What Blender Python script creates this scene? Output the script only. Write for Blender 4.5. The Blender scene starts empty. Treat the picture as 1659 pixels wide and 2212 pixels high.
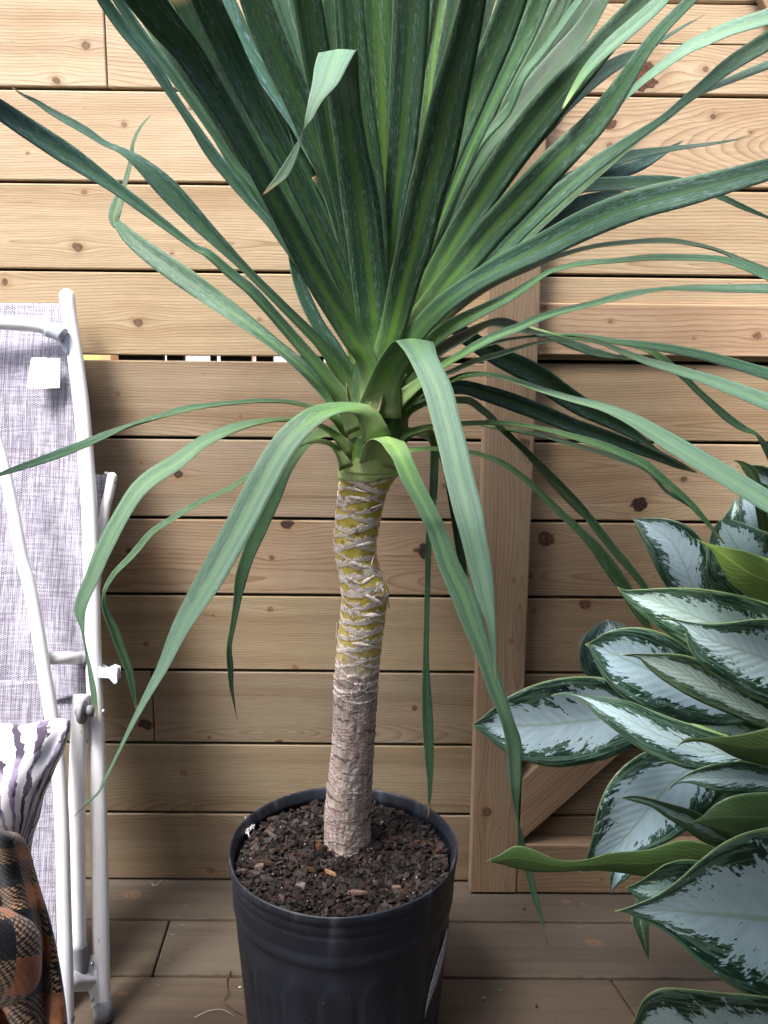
import bpy, bmesh, math, random
from mathutils import Vector, Matrix, noise as mnoise
random.seed(7)
SC = bpy.context.scene
COL = SC.collection
R = math.radians

# ------------------------------------------------------------------ camera
CAM = Vector((0.0, -1.484, 0.997))
PITCH, YAW, ROLL = 0.1717, 0.0056, 0.0099
_f = Vector((math.sin(YAW)*math.cos(PITCH), math.cos(YAW)*math.cos(PITCH), -math.sin(PITCH)))
_r0 = Vector((math.cos(YAW), -math.sin(YAW), 0))
_u0 = _r0.cross(_f)
RT = _r0*math.cos(ROLL) + _u0*math.sin(ROLL)
UP = -_r0*math.sin(ROLL) + _u0*math.cos(ROLL)
FW = _f
FPX = 1790.0
cd = bpy.data.cameras.new('camera')
cam = bpy.data.objects.new('camera', cd); COL.objects.link(cam)
cam.matrix_world = Matrix(((RT.x, UP.x, -FW.x, CAM.x), (RT.y, UP.y, -FW.y, CAM.y), (RT.z, UP.z, -FW.z, CAM.z), (0, 0, 0, 1)))
cd.sensor_fit = 'VERTICAL'; cd.sensor_height = 24.0; cd.lens = 24.0*FPX/2212.0
cd.clip_start = 0.02; cd.clip_end = 500
SC.camera = cam

# ------------------------------------------------------------------ world, sun, exposure
SUN_EL, SUN_AZ = R(61), R(224)      # azimuth measured from +Y towards +X: the sun is behind the viewer
w = bpy.data.worlds.new('World'); SC.world = w; w.use_nodes = True
nt = w.node_tree; nt.nodes.clear()
sky = nt.nodes.new('ShaderNodeTexSky'); sky.sky_type = 'NISHITA'; sky.sun_disc = False
sky.sun_elevation = SUN_EL; sky.sun_rotation = SUN_AZ
sky.air_density = 1.0; sky.dust_density = 4.0; sky.ozone_density = 1.6
bg = nt.nodes.new('ShaderNodeBackground'); bg.inputs['Strength'].default_value = 0.15
wo = nt.nodes.new('ShaderNodeOutputWorld')
nt.links.new(sky.outputs[0], bg.inputs['Color']); nt.links.new(bg.outputs[0], wo.inputs['Surface'])
sl = bpy.data.lights.new('sun', 'SUN'); sl.energy = 1.55; sl.angle = R(16); sl.color = (1.0, 0.985, 0.965)
so = bpy.data.objects.new('sun', sl); COL.objects.link(so)
sd = Vector((math.sin(SUN_AZ)*math.cos(SUN_EL), math.cos(SUN_AZ)*math.cos(SUN_EL), math.sin(SUN_EL)))
so.rotation_euler = sd.to_track_quat('Z', 'Y').to_euler()
so.location = (0, -3, 6)
SC.view_settings.view_transform = 'Standard'; SC.view_settings.look = 'None'
SC.view_settings.exposure = 2.2; SC.view_settings.gamma = 1.0
SC.view_settings.use_curve_mapping = False
SC.render.engine = 'CYCLES'
SC.cycles.max_bounces = 6; SC.cycles.diffuse_bounces = 4; SC.cycles.glossy_bounces = 2; SC.cycles.transmission_bounces = 3

# ------------------------------------------------------------------ survey helpers: sight lines of the photograph into the yard
def ray(x, y):
    return (FW + RT*((x-829.5)/FPX) - UP*((y-1106.0)/FPX))
def at(x, y, Y):                     # point on the upright plane y = Y
    d = ray(x, y); return CAM + d*((Y-CAM.y)/d.y)
def atz(x, y, z):                    # point on the level plane
    d = ray(x, y); return CAM + d*((z-CAM.z)/d.z)
def atl(x, y, a, b):                 # point on the leaning plane y = a + b z
    d = ray(x, y); t = (a + b*CAM.z - CAM.y)/(d.y - b*d.z); return CAM + d*t
def pxm(P):                          # photo pixels per metre at P
    return FPX/((P-CAM).dot(FW))

# ------------------------------------------------------------------ object helpers
def tag(o, label=None, cat=None, group=None, kind=None):
    if label: o['label'] = label
    if cat: o['category'] = cat
    if group: o['group'] = group
    if kind: o['kind'] = kind
    return o
def empty(name, loc, label, cat, group=None):
    o = bpy.data.objects.new(name, None); COL.objects.link(o); o.location = loc
    o.empty_display_size = 0.05
    return tag(o, label, cat, group)
def mesh_obj(name, verts, faces, mat=None, parent=None, uvs=None, smooth=True, cols=None):
    me = bpy.data.meshes.new(name)
    if parent is not None:
        inv = Vector(ROOTLOC(parent)); verts = [Vector(v)-inv for v in verts]
    me.from_pydata([tuple(v) for v in verts], [], faces)
    if uvs is not None:              # per-vertex uv
        l = me.uv_layers.new(name='UVMap')
        for lp in me.loops: l.data[lp.index].uv = uvs[lp.vertex_index]
    if cols is not None:
        a = me.color_attributes.new('tone', 'FLOAT_COLOR', 'POINT')
        for i, c in enumerate(cols): a.data[i].color = (c[0], c[1], c[2], 1)
    if smooth: me.polygons.foreach_set('use_smooth', [True]*len(me.polygons))
    me.update()
    o = bpy.data.objects.new(name, me); COL.objects.link(o)
    if mat: me.materials.append(mat)
    if parent is not None: o.parent = parent
    return o
def ROOTLOC(o):
    v = Vector((0, 0, 0))
    while o is not None:
        v = v + Vector(o.location); o = o.parent
    return v
def bevel(o, wd, seg=2):
    m = o.modifiers.new('bevel', 'BEVEL'); m.width = wd; m.segments = seg; m.limit_method = 'ANGLE'; m.angle_limit = R(40)
    return o
def solid(o, th, off=0):
    m = o.modifiers.new('solid', 'SOLIDIFY'); m.thickness = th; m.offset = off; return o
def frame_of(T):
    T = T.normalized(); a = Vector((0, 0, 1)) if abs(T.z) < 0.9 else Vector((0, 1, 0))
    N = (a - T*a.dot(T)).normalized(); return N, T.cross(N)
def catmull(P, n):
    """P list of tuples, resample to n+1 stations"""
    m = len(P)-1; out = []
    for i in range(n+1):
        f = i/n*m; k = min(int(f), m-1); t = f-k
        p0, p1, p2, p3 = P[max(k-1, 0)], P[k], P[k+1], P[min(k+2, m)]
        out.append(tuple(0.5*((2*b)+(-a+c)*t+(2*a-5*b+4*c-d)*t*t+(-a+3*b-3*c+d)*t**3) for a, b, c, d in zip(p0, p1, p2, p3)))
    return out
def tube_data(pts, rad, seg=16, cap=True, oval=1.0, ovdir=None):
    """pts Vectors, rad list or number"""
    V, F = [], []
    n = len(pts)
    if not isinstance(rad, (list, tuple)): rad = [rad]*n
    N = None
    for i, p in enumerate(pts):
        T = (pts[min(i+1, n-1)]-pts[max(i-1, 0)]).normalized()
        if N is None:
            if ovdir is not None: N = (ovdir - T*ovdir.dot(T)).normalized()
            else: N = frame_of(T)[0]
        else: N = (N - T*N.dot(T)).normalized()
        B = T.cross(N)
        for k in range(seg):
            a = 2*math.pi*k/seg
            V.append(p + N*math.cos(a)*rad[i]*oval + B*math.sin(a)*rad[i])
    for i in range(n-1):
        for k in range(seg):
            a, b = i*seg+k, i*seg+(k+1) % seg
            F.append((a, b, b+seg, a+seg))
    if cap:
        F.append(tuple(reversed(range(seg)))); F.append(tuple(range((n-1)*seg, n*seg)))
    return V, F
def tube(name, pts, rad, mat, parent, seg=16, samples=0, **k):
    if samples:
        pts = [Vector(p) for p in catmull([tuple(p) for p in pts], samples)]
        if isinstance(rad, (list, tuple)): rad = [r[0] for r in catmull([(r,) for r in rad], samples)]
    V, F = tube_data(pts, rad, seg, **k)
    return mesh_obj(name, V, F, mat, parent)
def capsule_ends(pts, r, n=4):
    """add rounded ends to a straight or curved centreline, returns pts, radii"""
    a = (pts[0]-pts[1]).normalized(); b = (pts[-1]-pts[-2]).normalized()
    P, Q = [], []
    for i in range(n): 
        t = math.pi/2*i/n; P.append(pts[0]+a*r*math.cos(t)); Q.append(max(r*math.sin(t), r*0.05))
    P += pts; Q += [r]*len(pts)
    for i in range(n-1, -1, -1):
        t = math.pi/2*i/n; P.append(pts[-1]+b*r*math.cos(t)); Q.append(max(r*math.sin(t), r*0.05))
    return P, Q

# ------------------------------------------------------------------ material helpers
class NT:
    def __init__(s, name):
        s.m = bpy.data.materials.new(name); s.m.use_nodes = True
        s.t = s.m.node_tree; s.t.nodes.clear()
        s.out = s.t.nodes.new('ShaderNodeOutputMaterial')
    def n(s, typ, **k):
        nd = s.t.nodes.new(typ)
        for a, b in k.items(): setattr(nd, a, b)
        return nd
    def l(s, a, b): s.t.links.new(a, b)
    def set(s, sock, v):
        if hasattr(v, 'links') or isinstance(v, bpy.types.NodeSocket): s.l(v, sock)
        else: sock.default_value = v
    def math(s, op, a, b=0.0, c=None, clamp=False):
        nd = s.n('ShaderNodeMath', operation=op, use_clamp=clamp)
        s.set(nd.inputs[0], a); s.set(nd.inputs[1], b)
        if c is not None: s.set(nd.inputs[2], c)
        return nd.outputs[0]
    def add(s, a, b): return s.math('ADD', a, b)
    def mul(s, a, b): return s.math('MULTIPLY', a, b)
    def sub(s, a, b): return s.math('SUBTRACT', a, b)
    def comb(s, x, y, z=0.0):
        nd = s.n('ShaderNodeCombineXYZ'); s.set(nd.inputs[0], x); s.set(nd.inputs[1], y); s.set(nd.inputs[2], z); return nd.outputs[0]
    def sep(s, v):
        nd = s.n('ShaderNodeSeparateXYZ'); s.l(v, nd.inputs[0]); return nd.outputs
    def uv(s): return s.n('ShaderNodeUVMap').outputs[0]
    def attr(s, name, typ='OBJECT'):
        nd = s.n('ShaderNodeAttribute', attribute_name=name, attribute_type=typ); return nd
    def noise(s, vec, scale=1.0, detail=2.0, rough=0.5, dist=0.0):
        nd = s.n('ShaderNodeTexNoise'); s.l(vec, nd.inputs['Vector']); nd.inputs['Scale'].default_value = scale
        nd.inputs['Detail'].default_value = detail; nd.inputs['Roughness'].default_value = rough; nd.inputs['Distortion'].default_value = dist
        return nd.outputs['Fac']
    def ramp(s, fac, lo, hi, a=0.0, b=1.0, smooth=True):
        nd = s.n('ShaderNodeMapRange'); nd.interpolation_type = 'SMOOTHSTEP' if smooth else 'LINEAR'
        s.set(nd.inputs[0], fac); nd.inputs[1].default_value = lo; nd.inputs[2].default_value = hi
        nd.inputs[3].default_value = a; nd.inputs[4].default_value = b; return nd.outputs[0]
    def mix(s, fac, a, b, mode='MIX'):
        nd = s.n('ShaderNodeMix', data_type='RGBA', blend_type=mode)
        s.set(nd.inputs[0], fac)
        for sk, v in ((nd.inputs[6], a), (nd.inputs[7], b)):
            if isinstance(v, tuple): sk.default_value = (v[0], v[1], v[2], 1)
            else: s.l(v, sk)
        return nd.outputs[2]
    def bsdf(s, col, rough=0.5, spec=0.5, bump=None, bstr=0.3, bdist=0.001, metal=0.0, transl=None, tfac=0.2, coat=0.0, sheen=0.0):
        b = s.n('ShaderNodeBsdfPrincipled')
        if isinstance(col, tuple): b.inputs['Base Color'].default_value = (*col, 1)
        else: s.l(col, b.inputs['Base Color'])
        s.set(b.inputs['Roughness'], rough); s.set(b.inputs['Specular IOR Level'], spec)
        b.inputs['Metallic'].default_value = metal; b.inputs['Coat Weight'].default_value = coat
        b.inputs['Sheen Weight'].default_value = sheen
        if bump is not None:
            bp = s.n('ShaderNodeBump'); bp.inputs['Strength'].default_value = bstr; bp.inputs['Distance'].default_value = bdist
            s.l(bump, bp.inputs['Height']); s.l(bp.outputs[0], b.inputs['Normal'])
        o = b.outputs[0]
        if transl is not None:
            t = s.n('ShaderNodeBsdfTranslucent')
            if isinstance(transl, tuple): t.inputs[0].default_value = (*transl, 1)
            else: s.l(transl, t.inputs[0])
            mx = s.n('ShaderNodeMixShader'); mx.inputs[0].default_value = tfac
            s.l(o, mx.inputs[1]); s.l(t.outputs[0], mx.inputs[2]); o = mx.outputs[0]
        s.l(o, s.out.inputs['Surface']); return s.m

def wood(name, light, dark, freq=210.0, contrast=0.8, weather=0.0, rough=0.75, grey=(0.22, 0.19, 0.15)):
    s = NT(name)
    uv = s.sep(s.uv()); S, T = uv[0], uv[1]
    seed = s.attr('seed').outputs['Fac']
    T1 = T
    core = None; halo = None; kring = None
    wob = s.math('SUBTRACT', s.noise(s.comb(s.mul(S, 60), s.mul(T, 60), seed), 1, 2), 0.5)
    for i in range(4):
        k = s.sep(s.attr('k%d' % i).outputs['Vector'])
        dx = s.sub(S, k[0]); dt = s.sub(T, k[1]); kr = s.math('MAXIMUM', k[2], 0.0005)
        dxe = s.mul(dx, 0.42)
        q = s.math('DIVIDE', s.add(s.mul(dxe, dxe), s.mul(dt, dt)), s.mul(s.mul(kr, kr), 5.5))
        e = s.math('POWER', 2.71828, s.mul(q, -1.0))
        T1 = s.sub(T1, s.mul(s.mul(dt, e), 0.93))
        dd = s.math('DIVIDE', s.math('SQRT', s.add(s.mul(s.mul(dx, dx), 0.8), s.mul(dt, dt))), kr)
        dd = s.add(dd, s.mul(wob, 1.9))
        c = s.ramp(dd, 1.05, 0.85); h = s.ramp(dd, 2.6, 0.9)
        ed = s.mul(s.mul(s.ramp(dd, 0.78, 0.98), s.ramp(dd, 1.12, 1.0)), s.ramp(kr, 0.006, 0.014, 0.25, 1.0))
        kk = s.mul(c, s.ramp(kr, 0.002, 0.009, 0.45, 1.0)); kop = kk if i == 0 else s.math('MAXIMUM', kop, kk)
        core = c if core is None else s.math('MAXIMUM', core, c)
        halo = h if halo is None else s.math('MAXIMUM', halo, h)
        kring = ed if kring is None else s.math('MAXIMUM', kring, ed)
    tc = s.attr('tc').outputs['Fac']
    n1 = s.noise(s.comb(s.mul(S, 1.1), s.mul(seed, 3.7), seed), 1, 1)
    n2 = s.noise(s.comb(s.mul(S, 4.0), s.mul(T1, 9.0), seed), 1, 2)
    n3 = s.noise(s.comb(s.mul(S, 30.0), s.mul(T1, 90.0), seed), 1, 2)
    A = s.mul(s.sub(n1, 0.45), 0.24)
    dtc = s.sub(T1, tc)
    r = s.math('SQRT', s.add(s.mul(dtc, dtc), s.mul(A, A)))
    r = s.add(r, s.mul(s.sub(n2, 0.5), 0.016))
    r = s.add(r, s.mul(s.sub(n3, 0.5), 0.0012))
    # ring spacing varies from board to board
    fr = s.math('FRACT', s.mul(r, s.mul(s.attr('freq').outputs['Fac'], freq)))
    late = s.math('MULTIPLY', s.math('POWER', fr, 3.0), s.ramp(fr, 1.0, 0.93))
    band = s.noise(s.comb(s.mul(S, 0.8), s.mul(r, 45.0), seed), 1, 3)
    fib = s.noise(s.comb(s.mul(S, 26.0), s.mul(T1, 900.0), seed), 1, 3, 0.6)
    fib2 = s.noise(s.comb(s.mul(S, 6.0), s.mul(T1, 230.0), seed), 1, 3, 0.6)
    f = s.math('ADD', s.mul(late, contrast), s.mul(s.sub(band, 0.46), 1.3), clamp=True)
    col = s.mix(f, light, dark)
    tint = s.attr('tint').outputs['Color']
    col = s.mix(1.0, col, tint, 'MULTIPLY')
    g = s.ramp(fib, 0.3, 0.75, 0.86, 1.08)
    g2 = s.ramp(fib2, 0.3, 0.75, 0.92, 1.05)
    gg = s.mul(g, g2)
    col = s.mix(1.0, col, s.comb(gg, gg, gg), 'MULTIPLY')
    blot = s.noise(s.comb(s.mul(S, 3.0), s.mul(T, 8.0), s.add(seed, 5.0)), 1, 3)
    col = s.mix(s.ramp(blot, 0.47, 0.75, 0.0, 0.5), col, s.mix(1.0, col, (0.72, 0.62, 0.50), 'MULTIPLY'))
    if weather > 0:
        wn = s.noise(s.comb(s.mul(S, 2.0), s.mul(T, 14.0), s.add(seed, 9.0)), 1, 4, 0.6)
        col = s.mix(s.ramp(wn, 0.3, 0.75, weather*0.5, weather), col, grey)
    # dark flecks running along the grain
    fl = s.noise(s.comb(s.mul(S, 45.0), s.mul(T, 330.0), s.add(seed, 2.0)), 1, 1)
    col = s.mix(s.ramp(fl, 0.775, 0.81, 0.0, 0.75), col, (0.12, 0.07, 0.035))
    ck = s.noise(s.comb(s.mul(S, 2.6), s.mul(T1, 190.0), s.add(seed, 13.0)), 1, 2)
    col = s.mix(s.ramp(ck, 0.765, 0.785, 0.0, 0.7), col, (0.10, 0.06, 0.035))
    kc = s.attr('kcol').outputs['Color']
    col = s.mix(s.mul(halo, 0.38), col, (0.25, 0.135, 0.07))
    krn = s.noise(s.comb(s.mul(S, 260), s.mul(T, 260), seed), 1, 2)
    col = s.mix(s.mul(core, kop), col, s.mix(s.ramp(krn, 0.35, 0.7), kc, s.mix(1.0, kc, (0.4, 0.38, 0.36), 'MULTIPLY')))
    col = s.mix(s.mul(kring, 0.8), col, (0.02, 0.013, 0.01))
    h = s.add(s.mul(fib, 0.5), s.add(s.mul(late, 0.5), s.mul(core, -0.6)))
    return s.bsdf(col, rough, 0.25, bump=h, bstr=0.35, bdist=0.0012)

M = {}
M['cedar'] = wood('fence_wood', (0.52, 0.415, 0.285), (0.29, 0.195, 0.11), contrast=0.8)
M['frame'] = wood('frame_wood', (0.50, 0.38, 0.26), (0.29, 0.185, 0.105), freq=170, contrast=0.65)
M['deck'] = wood('deck_wood', (0.102, 0.080, 0.058), (0.036, 0.025, 0.017), contrast=0.7, weather=0.35, grey=(0.07,0.06,0.049))

def palm_mat():
    s = NT('palm_leaf')
    uv = s.sep(s.uv()); U, V = uv[0], uv[1]
    seed = s.attr('seed').outputs['Fac']; base = s.attr('tint').outputs['Color']
    gl = s.attr('glow').outputs['Fac']; Lm = s.attr('len').outputs['Fac']
    c = s.math('ABSOLUTE', s.sub(U, 0.5)); vm = s.mul(V, Lm)
    wv = s.noise(s.comb(s.mul(vm, 7), s.mul(U, 2), seed), 1, 2)
    cc = s.add(c, s.mul(s.sub(wv, 0.5), 0.12))
    mid = s.ramp(cc, 0.17, 0.02)
    n = s.noise(s.comb(s.mul(U, 22), s.mul(vm, 6), seed), 1, 3)
    col = s.mix(s.ramp(n, 0.3, 0.7), (0.022, 0.060, 0.034), (0.052, 0.112, 0.056))
    fade = s.math('MULTIPLY', s.ramp(V, 0.75, 0.0), gl)
    col = s.mix(s.math('MULTIPLY', mid, s.add(s.mul(fade, 0.85), 0.10), clamp=True), col, (0.15, 0.29, 0.04))
    # whitish scaly streaks
    st = s.noise(s.comb(s.mul(U, 30), s.mul(vm, 90), seed), 1, 5, 0.75)
    st2 = s.noise(s.comb(s.mul(U, 6), s.mul(vm, 4), s.add(seed, 4)), 1, 2)
    sm = s.mul(s.ramp(st, 0.50, 0.60), s.ramp(st2, 0.36, 0.58))
    sm = s.mul(sm, s.ramp(mid, 1.0, 0.2, 0.25, 1.0))
    col = s.mix(s.mul(sm, s.mul(s.attr('streak').outputs['Fac'], 0.55)), col, (0.27, 0.35, 0.33))
    col = s.mix(1.0, col, base, 'MULTIPLY')
    fr = s.sep(s.attr('skylit').outputs['Vector'])
    fm = s.mul(fr[0], s.ramp(s.sub(V, fr[1]), -0.04, 0.06))
    fn_ = s.noise(s.comb(s.mul(U, 14), s.mul(vm, 5), seed), 1, 3)
    fcol = s.mix(s.ramp(fn_, 0.3, 0.7), (0.095, 0.185, 0.115), (0.155, 0.265, 0.175))  # sky brightness on the leaf, painted in as a paler green
    fcol = s.mix(s.mul(s.ramp(cc, 0.16, 0.03), 0.5), fcol, (0.20, 0.34, 0.17))
    fcol = s.mix(s.mul(sm, 0.25), fcol, (0.30, 0.40, 0.34))
    col = s.mix(fm, col, fcol)
    # fine parallel veins
    ve = s.math('SINE', s.mul(U, 190.0))
    col = s.mix(s.ramp(ve, 0.2, 1.0, 0.0, 0.12), col, (0.10, 0.18, 0.08))
    # pale thin margin and dry tip
    col = s.mix(s.ramp(c, 0.468, 0.495, 0, 0.6), col, (0.22, 0.30, 0.16))
    col = s.mix(s.mul(s.ramp(V, 0.955, 1.0, 0, 0.9), s.attr('dry').outputs['Fac']), col, (0.34, 0.24, 0.10))
    pale = s.mul(s.attr('pale').outputs['Fac'], s.ramp(V, 0.24, 0.03))
    col = s.mix(pale, col, s.mix(s.ramp(V, 0.10, 0.01), (0.22, 0.42, 0.09), (0.60, 0.76, 0.30)))
    tr = s.mix(0.5, col, (0.12, 0.26, 0.03))
    rough = s.ramp(sm, 0, 1, 0.42, 0.65)
    return s.bsdf(col, rough, 0.28, bump=s.add(s.mul(ve, 0.3), s.mul(st, 0.7)), bstr=0.4, bdist=0.0008, transl=tr, tfac=0.16)
M['palm'] = palm_mat()

def stem_mat():
    s = NT('sheath_green')
    p = s.sep(s.uv()); 
    n = s.noise(s.comb(s.mul(p[0], 60), s.mul(p[1], 12)), 1, 3)
    col = s.mix(s.ramp(n, 0.3, 0.7), (0.12, 0.26, 0.05), (0.20, 0.36, 0.09))
    return s.bsdf(col, 0.42, 0.5)
M['stem'] = stem_mat()

def aglao_mat():
    s = NT('variegated_leaf')
    uv = s.sep(s.uv()); U, V = uv[0], uv[1]           # U 0..1 across, V 0 tip .. 1 base
    seed = s.attr('seed').outputs['Fac']; tint = s.attr('tint').outputs['Color']
    sil = s.attr('silver').outputs['Fac']; olive = s.attr('olive').outputs['Fac']
    x = s.sub(U, 0.5); c = s.mul(s.math('ABSOLUTE', x), 2.0)
    side = s.math('SIGN', x)
    vein = s.add(V, s.mul(c, 0.26))                   # coordinate constant along side veins (they run towards the tip)
    n1 = s.noise(s.comb(s.mul(vein, 20.0), s.mul(c, 4.0), s.add(seed, s.mul(side, 3.0))), 1, 3, 0.65)
    n1b = s.noise(s.comb(s.mul(vein, 80.0), s.mul(c, 7.0), s.add(seed, s.mul(side, 3.0))), 1, 2, 0.6)
    n2 = s.noise(s.comb(s.mul(vein, 3.0), s.mul(side, 5.0), seed), 1, 1)
    edge = s.add(s.mul(s.sub(n1, 0.5), 1.25), s.add(s.mul(s.sub(n2, 0.5), 0.7), s.mul(s.sub(n1b, 0.5), 0.5)))
    prof = s.add(c, edge)
    lim = s.mul(s.mul(sil, 0.9), s.math('MULTIPLY', s.ramp(V, 0.02, 0.20), s.ramp(V, 1.02, 0.72)))
    isl = s.noise(s.comb(s.mul(vein, 40.0), s.mul(c, 10.0), s.add(seed, s.add(11.0, side))), 1, 2)
    isl = s.mul(s.ramp(isl, 0.66, 0.69), s.ramp(s.sub(lim, prof), -0.45, -0.1))
    isl2 = s.noise(s.comb(s.mul(vein, 34.0), s.mul(c, 8.0), s.add(seed, s.add(17.0, side))), 1, 2)
    hol = s.mul(s.ramp(isl2, 0.66, 0.69), s.ramp(s.sub(lim, prof), 0.4, 0.1))
    m = s.math('SUBTRACT', s.math('MAXIMUM', s.ramp(s.sub(lim, prof), -0.016, 0.016), isl), hol, clamp=True)
    st = s.noise(s.comb(s.mul(vein, 9.0), s.mul(c, 13.0), s.add(seed, 7.0)), 1, 3, 0.6)
    st = s.noise(s.comb(s.mul(V, 5.0), s.mul(s.add(c, s.mul(V, 0.15)), 20.0), s.add(seed, s.add(7.0, side))), 1, 3, 0.55)
    grn = s.mix(s.ramp(st, 0.495, 0.525), (0.016, 0.048, 0.028), (0.105, 0.185, 0.125))
    silver = s.mix(s.ramp(n1, 0.3, 0.75), (0.46, 0.63, 0.66), (0.57, 0.73, 0.75))
    lv = s.math('SINE', s.mul(vein, 95.0))
    silver = s.mix(s.ramp(lv, 0.75, 1.0, 0, 0.07), silver, (0.34, 0.48, 0.42))
    col = s.mix(m, grn, silver)
    col = s.mix(s.ramp(c, 0.055, 0.015, 0, 0.55), col, (0.30, 0.45, 0.30))
    ol = s.mix(s.ramp(st, 0.3, 0.7), (0.085, 0.135, 0.045), (0.12, 0.18, 0.06))
    ol = s.mix(s.ramp(c, 0.07, 0.02, 0, 0.6), ol, (0.24, 0.32, 0.10))
    col = s.mix(olive, col, ol)
    col = s.mix(s.ramp(c, 0.955, 0.985, 0, 0.7), col, (0.26, 0.36, 0.14))
    col = s.mix(s.ramp(V, 0.03, 0.0, 0, 0.9), col, (0.42, 0.40, 0.12))
    col = s.mix(1.0, col, tint, 'MULTIPLY')
    b = s.add(s.mul(lv, 0.2), s.mul(n1b, 0.3))
    return s.bsdf(col, 0.38, 0.5, bump=b, bstr=0.22, bdist=0.002, transl=s.mix(0.6, col, (0.14, 0.24, 0.05)), tfac=0.14)
M['aglao'] = aglao_mat()

def simple(name, col, rough=0.5, spec=0.5, metal=0.0, nscale=0, namt=0.1, bump=0.0, bscale=200, coat=0.0):
    s = NT(name)
    tc = s.n('ShaderNodeTexCoord').outputs['Object']
    c = col
    if nscale:
        n = s.noise(tc, nscale, 4, 0.6)
        c = s.mix(s.ramp(n, 0.3, 0.7), tuple(max(0, v*(1-namt)) for v in col), tuple(v*(1+namt) for v in col))
    bm = s.noise(tc, bscale, 3) if bump else None
    return s.bsdf(c, rough, spec, bump=bm, bstr=bump, bdist=0.001, metal=metal, coat=coat)
def enamel():
    s = NT('white_enamel'); tc = s.n('ShaderNodeTexCoord').outputs['Object']
    n = s.noise(tc, 90, 2); n2 = s.noise(tc, 8, 3)
    c = s.mix(s.ramp(n2, 0.35, 0.7), (0.80, 0.81, 0.82), (0.70, 0.71, 0.72))
    c = s.mix(s.ramp(n, 0.755, 0.78, 0, 0.8), c, (0.16, 0.13, 0.11))
    return s.bsdf(c, 0.32, 0.5, bump=n2, bstr=0.03, bdist=0.002)
M['enamel'] = enamel()
M['grey_plastic'] = simple('grey_plastic', (0.20, 0.205, 0.225), 0.55, 0.4, nscale=30, namt=0.12)
M['pale_plastic'] = simple('pale_plastic', (0.42, 0.45, 0.52), 0.45, 0.4)
M['steel'] = simple('bolt_steel', (0.55, 0.55, 0.57), 0.28, 0.5, metal=1.0)
M['screw'] = simple('screw_head', (0.16, 0.155, 0.15), 0.5, 0.4, metal=0.6)
M['dark'] = simple('dark_gap', (0.03, 0.025, 0.02), 0.9, 0.1)
M['paper'] = simple('tag_paper', (0.86, 0.85, 0.82), 0.7, 0.2)

def sling():
    s = NT('woven_sling')
    uv = s.sep(s.uv()); U, V = uv[0], uv[1]     # metres
    wu = s.math('SINE', s.mul(U, 2*math.pi/0.0034)); wv = s.math('SINE', s.mul(V, 2*math.pi/0.0034))
    wv2 = s.math('SINE', s.add(s.mul(V, 2*math.pi/0.0034), 3.14159))
    # alternate columns are shifted by half a thread
    alt = s.ramp(s.math('SINE', s.mul(U, math.pi/0.0034)), -0.1, 0.1, smooth=False)
    v3 = s.add(s.mul(wv, alt), s.mul(wv2, s.sub(1.0, alt)))
    th = s.math('ADD', s.mul(wu, 0.5), s.mul(v3, 0.5))
    stripe = s.noise(s.comb(s.mul(U, 240), s.mul(V, 14)), 1, 3, 0.75)
    blot = s.noise(s.comb(s.mul(U, 30), s.mul(V, 5)), 1, 3, 0.6)
    hz = s.noise(s.comb(s.mul(U, 22), s.mul(V, 300)), 1, 2, 0.6)
    k = s.add(s.add(s.mul(stripe, 0.6), s.mul(blot, 0.22)), s.mul(hz, 0.30))
    yarn = s.ramp(k, 0.48, 0.64)
    col = s.mix(yarn, (0.38, 0.38, 0.45), (0.125, 0.11, 0.145))
    col = s.mix(s.ramp(th, 0.15, 0.6, 0, 0.7), col, (0.46, 0.465, 0.54))
    col = s.mix(s.ramp(th, -0.35, -0.8, 0, 0.55), col, (0.19, 0.14, 0.16))
    return s.bsdf(col, 0.8, 0.2, bump=th, bstr=0.5, bdist=0.0008)
M['sling'] = sling()

def pillow_mat():
    s = NT('palm_print_cotton')
    uv = s.sep(s.uv()); U, V = uv[0], uv[1]
    n = s.noise(s.comb(s.mul(U, 5), s.mul(V, 5)), 1, 3, 0.6)
    # fronds fan out from a midrib that rises along the right-hand edge
    px = s.sub(0.80, U); py = s.sub(V, 0.05)
    rad = s.math('SQRT', s.add(s.mul(px, px), s.mul(py, py)))
    ang = s.math('ARCTAN2', py, px)
    rn = s.noise(s.comb(s.mul(rad, 3), s.mul(ang, 1.5)), 1, 2)
    a2 = s.add(s.mul(ang, 26.0), s.add(s.mul(rad, -6.0), s.mul(s.sub(n, 0.5), 9.0)))
    wv = s.add(s.math('SINE', a2), s.mul(s.sub(rn, 0.5), 1.3))
    leaf = s.ramp(wv, 0.30, 0.38)
    tonen = s.noise(s.comb(s.mul(rad, 5.5), s.mul(ang, 2.6), 3.0), 1, 3, 0.5)
    ink = s.mix(s.ramp(tonen, 0.44, 0.56), (0.09, 0.07, 0.10), (0.40, 0.34, 0.50))
    col = s.mix(leaf, (0.84, 0.83, 0.85), ink)
    rib = s.ramp(s.math('ABSOLUTE', s.sub(s.add(U, s.mul(V, -0.10)), 0.86)), 0.012, 0.006)
    col = s.mix(rib, col, (0.06, 0.045, 0.07))
    return s.bsdf(col, 0.85, 0.15, bump=n, bstr=0.1, bdist=0.003, sheen=0.2)
M['pillow'] = pillow_mat()

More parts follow.
